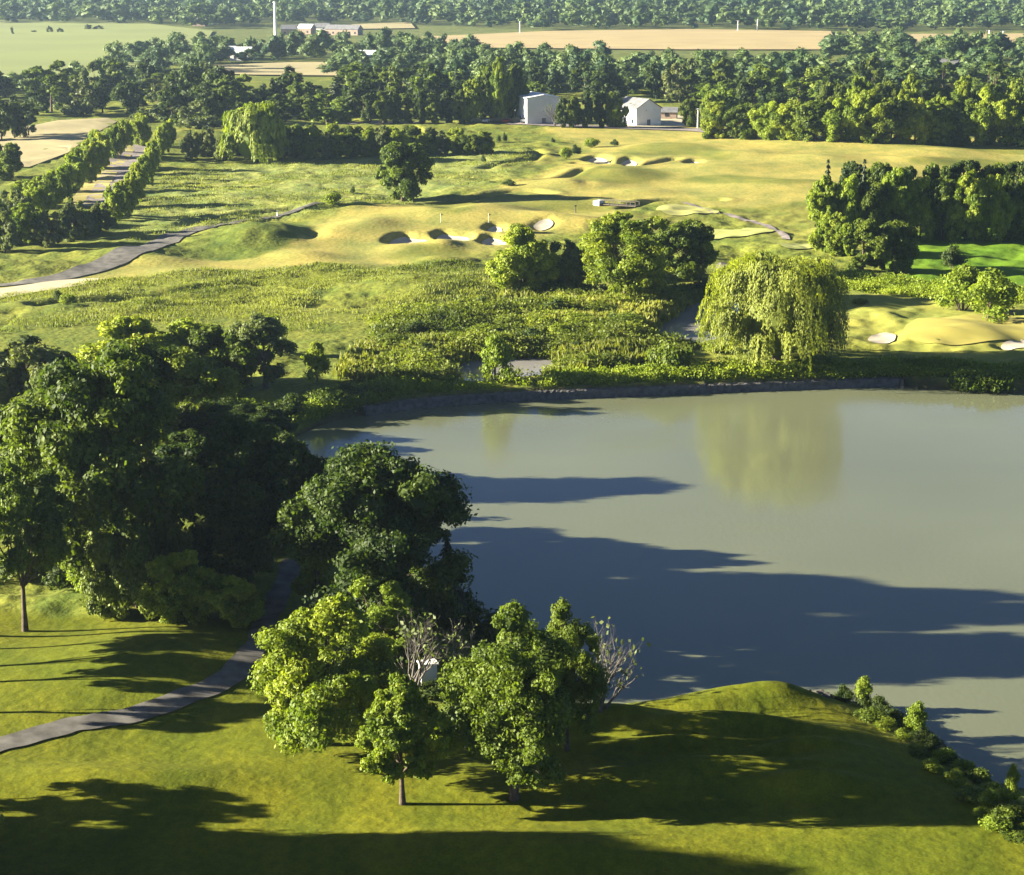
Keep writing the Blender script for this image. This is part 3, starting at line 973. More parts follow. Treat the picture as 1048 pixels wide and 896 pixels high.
P['mid_o'] = proto_broad(44, LEAF['bright'], 13, 14, 0.04, 34, 80, 0.26, core=0.4, limbs=20, tone=(0.0, 0.7), cr=(0.12, 0.22))
P['mid_h'] = proto_broad(38, LEAF['lime'], 10, 9, 0.0, 24, 90, 0.28, shape='oval', tone=(0, .75))
P['mid_cone'] = proto_conifer(39, LEAF['conifer'], 15, 5.5, 14, 0.6, 22)
P['willow'] = proto_willow(40, LEAF['willow'], 13, 16, 3400, 0.17, 26, 80)
P['willow_mid'] = proto_willow(42, LEAF['bright'], 11, 12, 900, 0.34, 12, 40)
# far
P['far_a'] = proto_broad(51, LEAF['green'], 12, 13, 0.0, 12, 30, 0.58, limbs=4, core=0.7, sub=9)
P['far_b'] = proto_broad(52, LEAF['dark'], 13, 12, 0.0, 12, 30, 0.58, limbs=4, core=0.7, sub=9)
P['far_c'] = proto_broad(53, LEAF['bright'], 12, 12, 0.0, 12, 30, 0.58, limbs=4, core=0.7, sub=9)
P['far_d'] = proto_broad(54, LEAF['grey'], 11, 12, 0.0, 12, 30, 0.58, limbs=4, core=0.7, sub=9)
P['far_e'] = proto_broad(55, LEAF['dark'], 12, 13, 0.0, 12, 30, 0.58, limbs=4, core=0.7, sub=9)
P['far_f'] = proto_broad(56, LEAF['green'], 14, 9, 0.0, 12, 30, 0.55, shape='oval', limbs=4, core=0.7, sub=9)
# shrubs
P['shrub_g'] = proto_shrub(61, LEAF['green'], per=130, leaf=0.2)
P['shrub_b'] = proto_shrub(62, LEAF['bright'], per=130, leaf=0.2)
P['shrub_d'] = proto_shrub(63, LEAF['dark'], per=170, leaf=0.18)
P['shrub_y'] = proto_shrub(64, LEAF['bright'], 5, 4.5, 22, 190, 0.22)
P['bare_a'] = proto_bare(71, 8, 5, 160)
P['bare_b'] = proto_bare(72, 7, 6, 90, stems=7)
P['bare_far'] = proto_bare(73, 10, 5, 60, stems=3)

ROOTS = {}


def plant(kind, name, label, cat, loc, H, Wd, group=None, rz=None):
    p = P[kind]
    t = thing(name, label, cat, loc, RNG.uniform(0, 6.28) if rz is None else rz, group)
    s = H / p['H']
    w = Wd / p['W']
    t.scale = (w, w, s)
    first = ROOTS.get(kind)
    if first is None:
        ROOTS[kind] = [link(n, me, t) for n, me in p['parts']]
    else:
        for ch in first:
            c = ch.copy()
            c.parent = t
            COL.objects.link(c)
    return t


def plant_px(kind, name, label, cat, px, py, top, wpx, group=None, rz=None, sink=0.0):
    x, y, z = at(px, py)
    zt = top_z(px, top, x, y)
    H = max(0.5, zt - z)
    return plant(kind, name, label, cat, (x, y, z - sink), H, wpx * px_m(x, y, z + H / 2), group, rz)


ORD = 'first second third fourth fifth sixth seventh eighth ninth tenth eleventh twelfth thirteenth fourteenth fifteenth sixteenth seventeenth eighteenth nineteenth twentieth'.split()

# ---- close trees
T = 'tree'
plant_px('near_a', 'broadleaf_tree', 'big round yellow green tree whose left side blazes in sun beside the cart path', T, 335, 762, 602, 160)
plant_px('near_e', 'broadleaf_tree', 'yellow green tree top rising behind the big round tree', T, 392, 676, 583, 80)
plant_px('near_b', 'broadleaf_tree', 'smallest lawn tree, cone shaped pale green crown with thin brown trunk', T, 412, 823, 694, 92)
plant_px('near_c', 'broadleaf_tree', 'tall lawn tree with dark forked trunk right of the small cone shaped tree', T, 526, 818, 628, 152)
plant_px('near_c', 'broadleaf_tree', 'leafy tree behind the tall lawn tree, nearest the lake shore', T, 580, 768, 620, 84)
plant_px('near_d', 'broadleaf_tree', 'dark round tree at the water, its left side olive, over the shaded lake', T, 388, 648, 464, 180)
plant_px('near_e', 'broadleaf_tree', 'olive lit tree tucked against the left side of the dark lakeside tree', T, 325, 620, 505, 70)
plant_px('cedar', 'conifer', 'dark pointed conifer at the shore right of the dark round tree', 'conifer', 458, 640, 545, 44)
plant_px('bare_a', 'bare_shrub', 'pale leafless shrub with upright twigs between the round tree and the lake', 'shrub', 425, 712, 612, 66)
plant_px('bare_b', 'bare_shrub', 'grey leafless twigs sticking out over the lake behind the lawn trees', 'shrub', 612, 728, 622, 66)
plant_px('bare_b', 'bare_shrub', 'small leafless shrub with a few yellow leaves near the dark conifer', 'shrub', 470, 690, 630, 50)
g = 'dark shrubs along the near lake shore'
for i, (px, py, tp, w) in enumerate([(478, 640, 600, 46), (505, 660, 622, 48), (530, 672, 642, 40), (440, 640, 590, 56), (490, 690, 655, 56), (455, 712, 694, 50), (420, 680, 648, 60), (355, 690, 655, 60), (515, 688, 670, 44)]):
    plant_px('shrub_d', 'shrub', 'dark shaded shrub in the thicket between the lawn trees and the lake', 'shrub', px, py, tp, w, g)

# ---- wood on the left
LW = [
    ('oak_a', 118, 604, 364, 235, 'giant dark oak like tree, the broadest crown of the wood beside the lake'),
    ('trunked', 26, 646, 475, 95, 'tree with a visible trunk at the left edge of the sunny lawn'),
    ('oak_c', 255, 590, 430, 120, 'dark tree at the right flank of the giant oak by the path'),
    ('oak_c', 290, 552, 440, 90, 'dark tree leaning over the lake where the path enters the wood'),
    ('oak_b', 30, 562, 410, 140, 'tree with sun flecked leaves left of the giant dark oak'),
    ('oak_b', 158, 484, 352, 130, 'green tree hidden behind the top of the giant dark oak'),
    ('oak_c', 215, 478, 418, 100, 'dark tree behind the giant oak towards the lake'),
    ('mid_l', 136, 402, 328, 100, 'bright yellow green tree rising at the back of the wood'),
    ('mid_l', 186, 398, 330, 84, 'second bright yellow green tree, right of its twin at the back of the wood'),
    ('mid_a', 224, 402, 330, 76, 'mid green tree right of the bright yellow green pair'),
    ('mid_g', 272, 398, 322, 88, 'sparse tree with pale forked trunks at the right end of the wood'),
    ('mid_f', 34, 434, 346, 100, 'grey green tree at the back left corner of the wood'),
    ('mid_f', -26, 436, 346, 100, 'grey green tree cut by the left edge at the back of the wood'),
    ('mid_a', 84, 440, 384, 70, 'small tree between the grey green tree and the bright pair'),
    ('oak_c', 258, 452, 416, 76, 'low dark tree by the corner of the lake'),
    ('oak_c', 215, 540, 440, 120, 'dark tree hidden in the shade right of the giant oak'),
]
for k, px, py, tp, w, lab in LW:
    plant_px(k, 'broadleaf_tree', lab, T, px, py, tp, w)
plant_px('low_spread', 'broadleaf_tree', 'low spreading pale green tree with boughs touching the edge of the sunny lawn', T, 140, 622, 530, 120)
for px, py, tp, w, lab in [(98, 606, 548, 66, 'left of the low pale tree'), (188, 634, 562, 74, 'right of the low pale tree'), (238, 640, 592, 60, 'between the low pale tree and the path')]:
    plant_px('hedge_a', 'shrub', 'big sunny green bush at the lawn edge, ' + lab, 'shrub', px, py, tp, w)
plant_px('shrub_y', 'shrub', 'bright yellow green upright bush at the end of the wood above the lake', 'shrub', 324, 391, 348, 28)
plant_px('shrub_y', 'shrub', 'small sunny bush among the pale trunks at the back of the wood', 'shrub', 280, 365, 320, 34)
for i, (px, py, tp, w) in enumerate([(70, 600, 560, 60), (20, 590, 556, 60), (225, 608, 566, 60), (250, 625, 596, 44), (205, 590, 545, 70), (100, 575, 530, 60), (50, 560, 525, 50), (230, 560, 520, 60), (230, 420, 395, 40), (250, 432, 402, 45), (300, 425, 402, 40), (330, 412, 392, 40), (355, 408, 390, 36), (385, 404, 388, 34), (280, 445, 415, 40), (200, 440, 400, 50), (300, 520, 470, 50), (285, 560, 510, 50)]):
    plant_px('shrub_g' if i % 2 else 'shrub_d', 'shrub', 'low shrub under the wood by the left lake shore', 'shrub', px, py, tp, w, 'shrubs under the lakeside wood')
# trees just outside the frame that throw the long lawn shadows
for k, px, py, h, w in [('high', -62, 650, 12, 6), ('high', -95, 664, 11, 5), ('high', -128, 684, 12, 6), ('high', -112, 700, 11, 5), ('high', -140, 728, 11, 5), ('high', -150, 822, 7, 4), ('high', -240, 836, 8, 4),
                    ('oak_b', -140, 894, 11, 9), ('oak_b', -200, 890, 14, 11), ('oak_b', -300, 900, 16, 12), ('oak_b', -150, 919, 12, 10), ('oak_b', -190, 929, 14, 11), ('oak_b', -170, 874, 9, 6), ('oak_b', -150, 974, 14, 11), ('oak_b', -250, 964, 16, 13), ('oak_b', -330, 944, 16, 13), ('oak_b', -220, 1004, 15, 13), ('oak_b', -330, 999, 16, 13), ('oak_b', -140, 1014, 12, 10), ('oak_b', -400, 929, 16, 12)]:
    x, y, z = at(px, py)
    plant(k, 'broadleaf_tree', 'tree left of the picture edge throwing its long shadow on the lawn', T, (x, y, z), h, w, 'trees beside the lawn left of the frame')

# ---- trees of the course
for k, n, px, py, tp, w, lab in [
    ('willow', 'willow_tree', 796, 371, 264, 134, 'huge weeping willow with a golden left side standing on the lake bank'),
    ('mid_l', 'broadleaf_tree', 536, 303, 236, 62, 'bright yellow green tree at the left end of the marsh trees'),
    ('mid_o', 'broadleaf_tree', 640, 308, 218, 110, 'spreading olive tree with dark leaning trunk in the marsh'),
    ('mid_a', 'broadleaf_tree', 700, 284, 222, 56, 'fresh green tree at the right end of the marsh trees'),
    ('mid_f', 'broadleaf_tree', 578, 300, 246, 48, 'grey green tree between the bright tree and the olive tree'),
    ('mid_l', 'broadleaf_tree', 600, 285, 248, 46, 'small bright tree just left of the leaning trunk'),
    ('mid_a', 'broadleaf_tree', 412, 206, 142, 50, 'lone full tree standing between meadow and fairway'),
    ('willow_mid', 'willow_tree', 262, 167, 108, 62, 'willow at the left end of the hedge above the meadow'),
    ('mid_c', 'broadleaf_tree', 882, 278, 222, 44, 'light green tree in front of the tall row, left one of two'),
    ('mid_a', 'broadleaf_tree', 913, 278, 224, 46, 'mid green tree in front of the tall row, right one of two'),
    ('mid_a', 'broadleaf_tree', 8, 184, 144, 34, 'round tree at the left picture edge beside the straw field'),
    ('mid_cone', 'conifer', 845, 236, 163, 24, 'dark pointed conifer spire at the left end of the tall row'),
    ('mid_cone', 'conifer', 882, 240, 163, 22, 'second pointed spire standing in the tall row'),
]:
    plant_px(k, n, lab, 'willow' if 'willow' in n else ('conifer' if n == 'conifer' else T), px, py, tp, w)
for k, px, py, tp, w, lab in [
    ('shrub_y', 507, 390, 340, 34, 'lone yellow green bush standing in the small pond'),
    ('shrub_g', 686, 378, 342, 44, 'round dark green bush on the bank left of the willow'),
    ('shrub_d', 974, 275, 248, 26, 'dark bush in the middle of the bright green meadow'),
    ('shrub_y', 985, 318, 268, 46, 'light green feathery bush beside the green, left of two'),
    ('shrub_y', 1012, 328, 274, 56, 'light green spreading bush beside the green, right of two'),
    ('shrub_b', 672 - 332, 210, 194, 24, 'bright bush at the edge of the meadow left of the lone tree'),
    ('shrub_d', 362, 198, 190, 7, 'tiny dark bush near the lone tree on the meadow'),
    ('shrub_b', 70, 312, 298, 18, 'bright low bush on the rough at the left, right of a pair'),
    ('shrub_d', 58, 309, 296, 14, 'dark low bush on the rough at the left, left of a pair'),
    ('shrub_b', 579, 163, 148, 14, 'yellow bush right of the meadow below the warehouse'),
    ('shrub_d', 588, 158, 147, 13, 'dark round bush beside the yellow bush below the warehouse'),
    ('shrub_b', 606, 151, 139, 16, 'ragged bush on the far fairway below the white house'),
    ('shrub_d', 629, 149, 142, 9, 'small dark cone bush on the far fairway below the white house'),
    ('shrub_d', 565, 146, 141, 6, 'tiny dark round bush on the far fairway below the warehouse'),
    ('shrub_d', 494, 167, 158, 7, 'tiny dark bush on the meadow below the hedge'),
    ('shrub_d', 521, 190, 183, 14, 'dark bush where the ditch meets the fairway'),
    ('shrub_d', 516, 145, 135, 6, 'slim dark bush at the right end of the hedge, right of a pair'),
    ('shrub_g', 510, 146, 135, 5, 'slim green bush at the right end of the hedge, left of a pair'),
    ('shrub_b', 530, 238, 226, 18, 'small bright bush between two bunkers above the marsh trees'),
    ('shrub_g', 880, 312, 303, 18, 'low bush on the bank behind the willow'),
    ('shrub_y', 884, 722, 690, 20, 'small bright bush on the rocks of the near shore'),
    ('shrub_y', 938, 752, 716, 24, 'yellow green upright bush on the near shore overlooking the water'),
    ('shrub_y', 1036, 812, 780, 14, 'tiny yellow sapling on the near shore at the right edge'),
]:
    plant_px(k, 'shrub', lab, 'shrub', px, py, tp, w)
# hedge of the near shore
g = 'scrub on the near shore right of the lawn'
for i, (px, py) in enumerate([(862, 716), (880, 722), (898, 728), (915, 735), (930, 745), (945, 757), (955, 770), (968, 782), (985, 792), (1000, 800), (1016, 810), (1032, 822), (1046, 835), (1012, 826), (985, 806), (1030, 840), (955, 790), (975, 800), (990, 818), (1005, 836), (1020, 850), (1040, 858), (965, 780), (1048, 848), (940, 772), (925, 758), (905, 744), (890, 735)]):
    plant_px('shrub_d' if i < 8 else ('shrub_b' if i % 3 else 'shrub_g'), 'shrub', 'scrubby bush in the dark thicket along the near shore' if i < 8 else 'low yellowish bush in the sunny scrub near the bottom right shore', 'shrub', px, py, py - RNG.uniform(8, 19), RNG.uniform(20, 34), g if i < 8 else 'sunny scrub near the bottom right shore')


def row(kinds, pts, tops, wds, label, group, name='broadleaf_tree', cat=T, jit=2.0):
    """a row of trees; label gets the ordinal from the left"""
    order = sorted(range(len(pts)), key=lambda i: pts[i][0])
    for rank, i in enumerate(order):
        px, py = pts[i]
        tp = tops[i] + RNG.uniform(-jit, jit)
        plant_px(kinds[i % len(kinds)], name, label.format(ORD[rank] if rank < 20 else 'far'), cat, px + RNG.uniform(-1.5, 1.5), py, tp, wds[i] * RNG.uniform(0.9, 1.15), group)


def lerp_row(a, b, n, ta, tb, wa, wb):
    t = np.linspace(0, 1, n)
    return ([(a[0] + (b[0] - a[0]) * k, a[1] + (b[1] - a[1]) * k) for k in t], [ta + (tb - ta) * k for k in t], [wa + (wb - wa) * k for k in t])


# tall row at the right
row(['mid_b', 'hedge_a', 'mid_a'], *lerp_row((843, 246), (1062, 246), 10, 178, 174, 36, 40), '{} tree from the left in the tall row above the bright meadow', 'tall row above the bright meadow', jit=5)
row(['mid_d', 'mid_a'], *lerp_row((872, 230), (1070, 232), 8, 166, 168, 34, 38), '{} tree from the left in the back line of the tall row', 'back line of the tall row', jit=5)
row(['mid_h', 'mid_b'], *lerp_row((843, 258), (868, 262), 3, 215, 225, 26, 24), '{} yellowish tree from the left at the foot of the tall row', 'yellowish trees at the foot of the tall row')
# long row far right
row(['mid_b', 'mid_a', 'hedge_a'], *lerp_row((735, 142), (1062, 150), 14, 102, 92, 36, 42), '{} tree from the left in the long row behind the golden fairway', 'long row behind the golden fairway', jit=5)
row(['mid_a', 'mid_b'], *lerp_row((850, 136), (1065, 138), 9, 84, 80, 28, 32), '{} tree from the left in the back line of the long fairway row', 'back line of the long fairway row', jit=5)
# hedge above the meadow
row(['mid_h', 'mid_a', 'mid_b', 'mid_f'], *lerp_row((288, 163), (495, 157), 15, 132, 134, 24, 20), '{} bushy tree from the left in the hedge above the meadow', 'hedge above the meadow', jit=5)
row(['mid_a', 'mid_f', 'mid_h'], *lerp_row((300, 156), (440, 152), 8, 126, 128, 24, 22), '{} bushy tree from the left in the back line of the meadow hedge', 'back line of the meadow hedge', jit=4)
row(['mid_f'], [(196, 164), (212, 160), (228, 165), (246, 160)], [134, 128, 138, 126], [24, 24, 22, 24], '{} grey green tree from the left beside the small willow', 'grey green trees beside the small willow')
# two hedgerows either side of the gravel track
row(['hedge_a', 'hedge_b', 'mid_e'], [(142, 150), (128, 156), (116, 163), (104, 172), (94, 179), (84, 188), (74, 197), (62, 208), (48, 215), (36, 222), (26, 212), (84, 172), (100, 160)],
    [116, 122, 128, 136, 142, 150, 158, 168, 176, 184, 184, 150, 134], [20, 20, 21, 22, 23, 25, 27, 29, 30, 30, 30, 24, 22], '{} bush from the left in the hedgerow left of the gravel track', 'hedgerow left of the gravel track')
row(['hedge_b', 'hedge_a'], [(168, 158), (163, 166), (158, 175), (153, 184), (148, 193), (143, 202), (136, 211), (128, 220), (118, 226), (172, 150)],
    [126, 134, 142, 150, 158, 166, 174, 182, 190, 120], [15, 16, 17, 17, 18, 19, 20, 21, 21, 15], '{} bush from the left in the bright hedgerow right of the track', 'bright hedgerow right of the gravel track')
row(['mid_f', 'mid_b', 'mid_f'], [(4, 258), (26, 250), (50, 252), (76, 246), (88, 240), (104, 238), (14, 232), (-8, 240)], [212, 208, 214, 206, 214, 208, 195, 195], [32, 32, 32, 30, 28, 26, 32, 32], '{} tree from the left in the loose grove at the left edge', 'loose grove at the left edge')
row(['far_b', 'far_e'], [(2, 144), (16, 142), (30, 140), (-14, 146)], [102, 101, 108, 104], [34, 34, 32, 34], '{} dark tree from the left in the clump beside the straw field', 'dark clump beside the straw field')
# by the warehouse, the house and the car park
row(['mid_d', 'mid_a', 'mid_d'], *lerp_row((576, 131), (626, 131), 5, 97, 94, 13, 14), '{} dark tree from the left between the warehouse and the white house', 'dark trees between warehouse and white house', jit=4)
row(['mid_d', 'mid_c'], *lerp_row((378, 127), (470, 127), 8, 96, 94, 16, 17), '{} dark tree from the left behind the car park', 'dark trees behind the car park', jit=4)
row(['mid_b', 'mid_c', 'mid_b', 'mid_a'], [(482, 126), (497, 124), (512, 125), (527, 124), (490, 118), (508, 116), (522, 114)], [84, 66, 60, 62, 80, 72, 78], [22, 22, 24, 22, 22, 24, 22], '{} tall bright tree from the left beside the warehouse', 'tall bright trees beside the warehouse')
row(['mid_b', 'mid_a'], [(634, 131), (706, 130), (726, 132)], [102, 100, 96], [17, 16, 18], '{} small green tree from the left around the white house', 'small green trees around the white house')
row(['bare_far'], [(664, 129), (568, 130), (232, 128)], [98, 98, 96], [16, 14, 14], '{} pale leafless tree from the left among the green trees', 'pale leafless trees', 'bare_tree')
# clumps on the far green field
row(['far_e'], [(13, 36), (50, 34), (60, 34), (91, 31), (102, 31), (36, 34)], [28, 27, 29, 25, 26, 31], [5, 8, 8, 10, 12, 10], '{} small dark clump from the left on the far green field', 'dark clumps on the far green field', jit=0.3)

# ---- woods: sampled stands; nearest ones are trees of their own, the rest one mass
N_TREES = sum(1 for o in COL.objects if o.get('category') == T)


def in_px(polys, spacing, n):
    """bases spread through outlines on the land, with a least spacing in metres"""
    out = []
    for poly in polys:
        Wp = wpoly(poly, sm=False)
        lo, hi = Wp.min(0), Wp.max(0)
        c = RNG.uniform(lo, hi, (n, 2))
        c = c[sdist(c[:, 0], c[:, 1], Wp) < 0]
        grid = {}
        for p in c:
            s = spacing
            k = (int(p[0] // s), int(p[1] // s))
            if any(((p - q) ** 2).sum() < s * s for i in (-1, 0, 1) for j in (-1, 0, 1) for q in grid.get((k[0] + i, k[1] + j), ())):
                continue
            grid.setdefault(k, []).append(p); out.append(p)
    return np.array(out)


STANDS = [
    ('dark wood below the far green field', 'tree in the dark wood below the far green field', ['far_b', 'far_e', 'far_a', 'far_f', 'far_e', 'far_d'],
     [[(-60, 104), (100, 100), (215, 104), (215, 92), (100, 92), (-60, 94)], [(40, 122), (110, 118), (225, 134), (225, 112), (100, 108), (30, 112)]]),
    ('wood between the meadow hedge and the straw strip', 'tree in the wood between the meadow hedge and the straw strip', ['far_b', 'far_e', 'far_a', 'far_f', 'mid_cone', 'far_c'],
     [[(225, 130), (375, 124), (480, 114), (470, 92), (355, 98), (350, 108), (225, 108)]]),
    ('wood behind the warehouse', 'tree in the wood behind the warehouse and white house', ['far_a', 'far_e', 'far_f', 'far_d', 'far_a', 'far_c', 'far_b'],
     [[(530, 104), (720, 106), (725, 74), (600, 70), (480, 68), (390, 76), (480, 88)]]),
    ('wood behind the long fairway row', 'tree in the wood behind the long row at the right', ['far_a', 'far_c', 'far_e', 'far_f', 'far_c'],
     [[(720, 108), (735, 122), (850, 120), (905, 100), (985, 98), (1070, 116), (1080, 70), (900, 72), (845, 76), (720, 74)]]),
]
WOODS = [
    [(105, 70), (215, 76), (215, 60), (180, 52), (150, 60)], [(345, 80), (400, 74), (480, 66), (480, 56), (400, 52), (215, 58), (215, 64), (345, 64)],
    [(-500, 23), (140, 25), (205, 29), (205, 12), (-500, 12)],
    [(195, 30), (350, 24), (480, 28), (560, 32), (700, 30), (850, 32), (1250, 34), (1250, 14), (195, 14)],
    [(845, 62), (865, 62), (920, 60), (925, 48), (850, 48)], [(920, 66), (1040, 62), (1090, 66), (1100, 56), (920, 54)],
]
stand_pts = []
for gname, lab, kinds, polys in STANDS:
    for p in in_px(polys, 13.0, 4000):
        stand_pts.append((float(p[1]), float(p[0]), gname, lab, kinds))
stand_pts.sort(key=lambda s: s[0])
room = 300 - N_TREES
rest = []
for i, (y, x, gname, lab, kinds) in enumerate(stand_pts):
    H = RNG.uniform(7.5, 14.5)
    Wd = RNG.uniform(10, 17)
    if i < room:
        plant(kinds[int(RNG.integers(len(kinds)))], 'broadleaf_tree', lab, T, (x, y, float(tz(x, y)) - 0.3), H, Wd, gname)
    else:
        rest.append((x, y, H, Wd))
print('own trees', N_TREES, 'stand trees', len(stand_pts), 'mass', len(rest))


def build_woods():
    rng = np.random.default_rng(99)
    pts = list(rest)
    for p in in_px(WOODS[:2] + WOODS[4:], 14.0, 3000):
        pts.append((p[0], p[1], rng.uniform(6, 15), rng.uniform(9, 18)))
    far = []
    for p in in_px(WOODS[2:4], 19.0, 16000):
        far.append((p[0], p[1], rng.uniform(9, 21), rng.uniform(13, 26)))
    Wp = wpoly([(-900, 14), (1900, 14), (2600, -12), (-1600, -12)], sm=False)
    lo, hi = Wp.min(0), Wp.max(0)
    c = rng.uniform(lo, hi, (9000, 2))
    c = c[sdist(c[:, 0], c[:, 1], Wp) < 0]
    for p in c[:5000]:
        far.append((p[0], p[1], rng.uniform(14, 22), rng.uniform(18, 30)))
    Vs, Qs, Ts, tn, n0 = [], [], [], [], 0
    # a handful of tree shapes baked many times
    shapes, shapes2 = [], []
    for s in range(6):
        for lst, nc, per, lf in ((shapes, 13, 64, 0.6), (shapes2, 8, 30, 0.95)):
            r = np.random.default_rng(200 + s)
            C, R = [], []
            for k in range(nc):
                ph, t = r.uniform(0, 6.28), r.uniform(0.15, 1)
                w = math.sqrt(max(0.02, 1 - (1.7 * t - 0.75) ** 2)) * r.uniform(0.3, 1)
                rr = r.uniform(1.5, 2.6) * (1.25 if nc < 8 else 1)
                C.append((math.cos(ph) * w * 4.2, math.sin(ph) * w * 4.2, 1.2 + t * 8.6)); R.append(rr)
            lst.append(clump_mesh(r, np.array(C), np.array(R), r.uniform(0.1, 0.9, nc), per, lf, 0.8))
    for lst, group in ((shapes, pts), (shapes2, far)):
        for x, y, H, Wd in group:
            V, Q, Tr, t = lst[int(rng.integers(6))]
            a = rng.uniform(0, 6.28)
            ca, sa = math.cos(a), math.sin(a)
            k, kz = Wd / 11.0, H / 12.0
            X = np.column_stack([(V[:, 0] * ca - V[:, 1] * sa) * k + x, (V[:, 0] * sa + V[:, 1] * ca) * k + y, V[:, 2] * kz + 1.2])
            Vs.append(X); Qs.append(Q + n0); Ts.append(Tr + n0)
            tn.append(np.clip(t * 0.6 + rng.uniform(-0.25, 0.6), 0, 1)); n0 += len(V)
    me = mesh_from('woods', np.concatenate(Vs), [np.concatenate(Qs), np.concatenate(Ts)], LEAF['far'], {'tone': np.concatenate(tn)})
    link('woods', me, kind='stuff', label='far woods that close the view along the top of the picture', category='woods')
    print('woods', len(pts), len(far), n0)


build_woods()


# ---- ground cover: reeds, rough tufts, bank hedge
def tufts(name, label, cat, polys, n, hgt, wid, blades, mat, zmin=0.35, leafy=False, seed=5, clump=0.0):
    rng = np.random.default_rng(seed)
    pos = []
    for poly, share in polys:
        lo, hi = poly.min(0), poly.max(0)
        c = rng.uniform(lo, hi, (int(n * share * 4), 2))
        c = c[sdist(c[:, 0], c[:, 1], poly) < 0]
        if clump:
            c = c[fbm(c[:, 0], c[:, 1], clump, 2) > -0.05 + 0.12 * rng.normal(size=len(c))]
        pos.append(c[:int(n * share * 1.4)])
    pos = np.concatenate(pos)
    for wp, pad in ((POND, 9), (CREEK, 5)):
        dw = sdist(pos[:, 0], pos[:, 1] + pad, wp)
        pos = pos[(dw > 0) | (rng.random(len(pos)) < 0.12)]
    z = tz(pos[:, 0], pos[:, 1])
    pos, z = pos[z > zmin], z[z > zmin]
    m = len(pos)
    t = np.clip(0.5 + 0.9 * fbm(pos[:, 0], pos[:, 1], 9, 3) + rng.normal(0, 0.15, m), 0, 1)
    h = hgt * rng.uniform(0.5, 1.3, m) * (1 + 0.8 * fbm(pos[:, 0] + 9, pos[:, 1], 7, 2))
    P0 = np.repeat(np.column_stack([pos, z]), blades, 0)
    hh = np.repeat(h, blades)
    off = rng.normal(0, wid * 0.5, (m * blades, 3)); off[:, 2] = 0
    if leafy:
        P0 = P0 + off
        P0[:, 2] += hh * rng.uniform(0.1, 1.0, m * blades)
        V, Q = quads(P0, unit(rng, m * blades) + (-.1, 0, 0.5), wid * 0.24 * rng.uniform(0.6, 1.3, m * blades), rng)
    else:
        ax = rng.normal(0, 0.32, (m * blades, 3)); ax[:, 2] = 1
        P0 = P0 + off
        P0[:, 2] += hh * 0.45
        nr = np.cross(ax, unit(rng, m * blades))
        V, Q = quads(P0, nr, hh * 0.34, rng, 3.0, ax)
    me = mesh_from(name, V, Q, mat, {'tone': np.repeat(np.repeat(t, blades), 4)})
    link(name, me, kind='stuff', label=label, category=cat)


marsh = wpoly([(345, 392), (365, 355), (430, 335), (500, 322), (520, 300), (560, 296), (640, 305), (725, 296), (735, 316), (690, 336), (716, 345), (700, 372), (560, 386), (440, 396)], sm=False)
for i, (px, py, h, w, k) in enumerate([(400, 352, 14, 30, 'g'), (425, 345, 18, 34, 'd'), (452, 336, 16, 30, 'd'), (470, 330, 18, 34, 'g'), (495, 322, 20, 30, 'd'), (440, 372, 12, 30, 'b'), (412, 385, 9, 26, 'b'), (468, 352, 14, 34, 'b'), (495, 345, 16, 30, 'b'),
        (520, 336, 18, 36, 'g'), (545, 350, 16, 32, 'd'), (556, 338, 18, 40, 'b'), (575, 348, 20, 34, 'b'), (595, 336, 18, 40, 'b'), (618, 344, 20, 38, 'b'), (640, 334, 18, 38, 'g'), (438, 362, 12, 28, 'd'), (590, 372, 9, 26, 'b'),
        (590, 360, 12, 26, 'd'), (545, 318, 18, 34, 'g'), (570, 324, 20, 38, 'd'), (610, 322, 18, 36, 'g'), (690, 304, 14, 34, 'g'), (720, 298, 16, 30, 'd'), (735, 360, 12, 28, 'b'), (660, 372, 9, 24, 'b'), (428, 330, 14, 30, 'g')]):
    plant_px('shrub_' + k, 'shrub', {'g': 'mid green bush among the marsh scrub above the dam', 'd': 'dark bush among the marsh scrub above the dam', 'b': 'yellow green bush among the marsh scrub above the dam'}[k], 'shrub', px, py, py - h, w, {'g': 'mid green marsh bushes', 'd': 'dark marsh bushes', 'b': 'yellow green marsh bushes'}[k])
ribbonN = wpoly([(300, 425), (420, 402), (560, 394), (700, 388), (905, 382), (1070, 388), (1070, 380), (905, 374), (700, 381), (560, 387), (420, 394), (330, 408)], sm=False)
tufts('marsh_reeds', 'tall pale reeds and sedge in the marsh above the dam', 'reeds', [(marsh, 1.0)], 4200, 1.2, 0.7, 7, LEAF['reed'], 0.9, seed=6, clump=0)
tufts('marsh_scrub', 'low leafy scrub scattered through the marsh above the dam', 'scrub', [(marsh, 0.75), (wpoly([(380, 335), (480, 300), (500, 318), (440, 340), (390, 350)], sm=False), 0.25)], 2000, 1.5, 1.2, 70, LEAF['scrub'], 0.9, True, 7, 10)
tufts('bank_plants', 'bright leafy plants lining the top of the dam wall', 'bank plants', [(ribbonN, 0.8), (wpoly([(830, 290), (860, 282), (1000, 296), (1060, 300), (1060, 310), (980, 308), (850, 298)], sm=False), 0.2)], 4200, 0.9, 0.9, 34, LEAF['lime'], 0.5, True, 8)
tufts('meadow_grass', 'long pale tufted grass of the rough and meadow', 'grass', [(R_MEADOW[0], 0.35), (wpoly([(-20, 345), (-20, 305), (120, 285), (300, 275), (480, 268), (520, 300), (400, 330), (330, 345), (130, 330)], sm=False), 0.65)], 15000, 0.38, 1.0, 5, LEAF['reed'], 0.6, seed=9, clump=12)
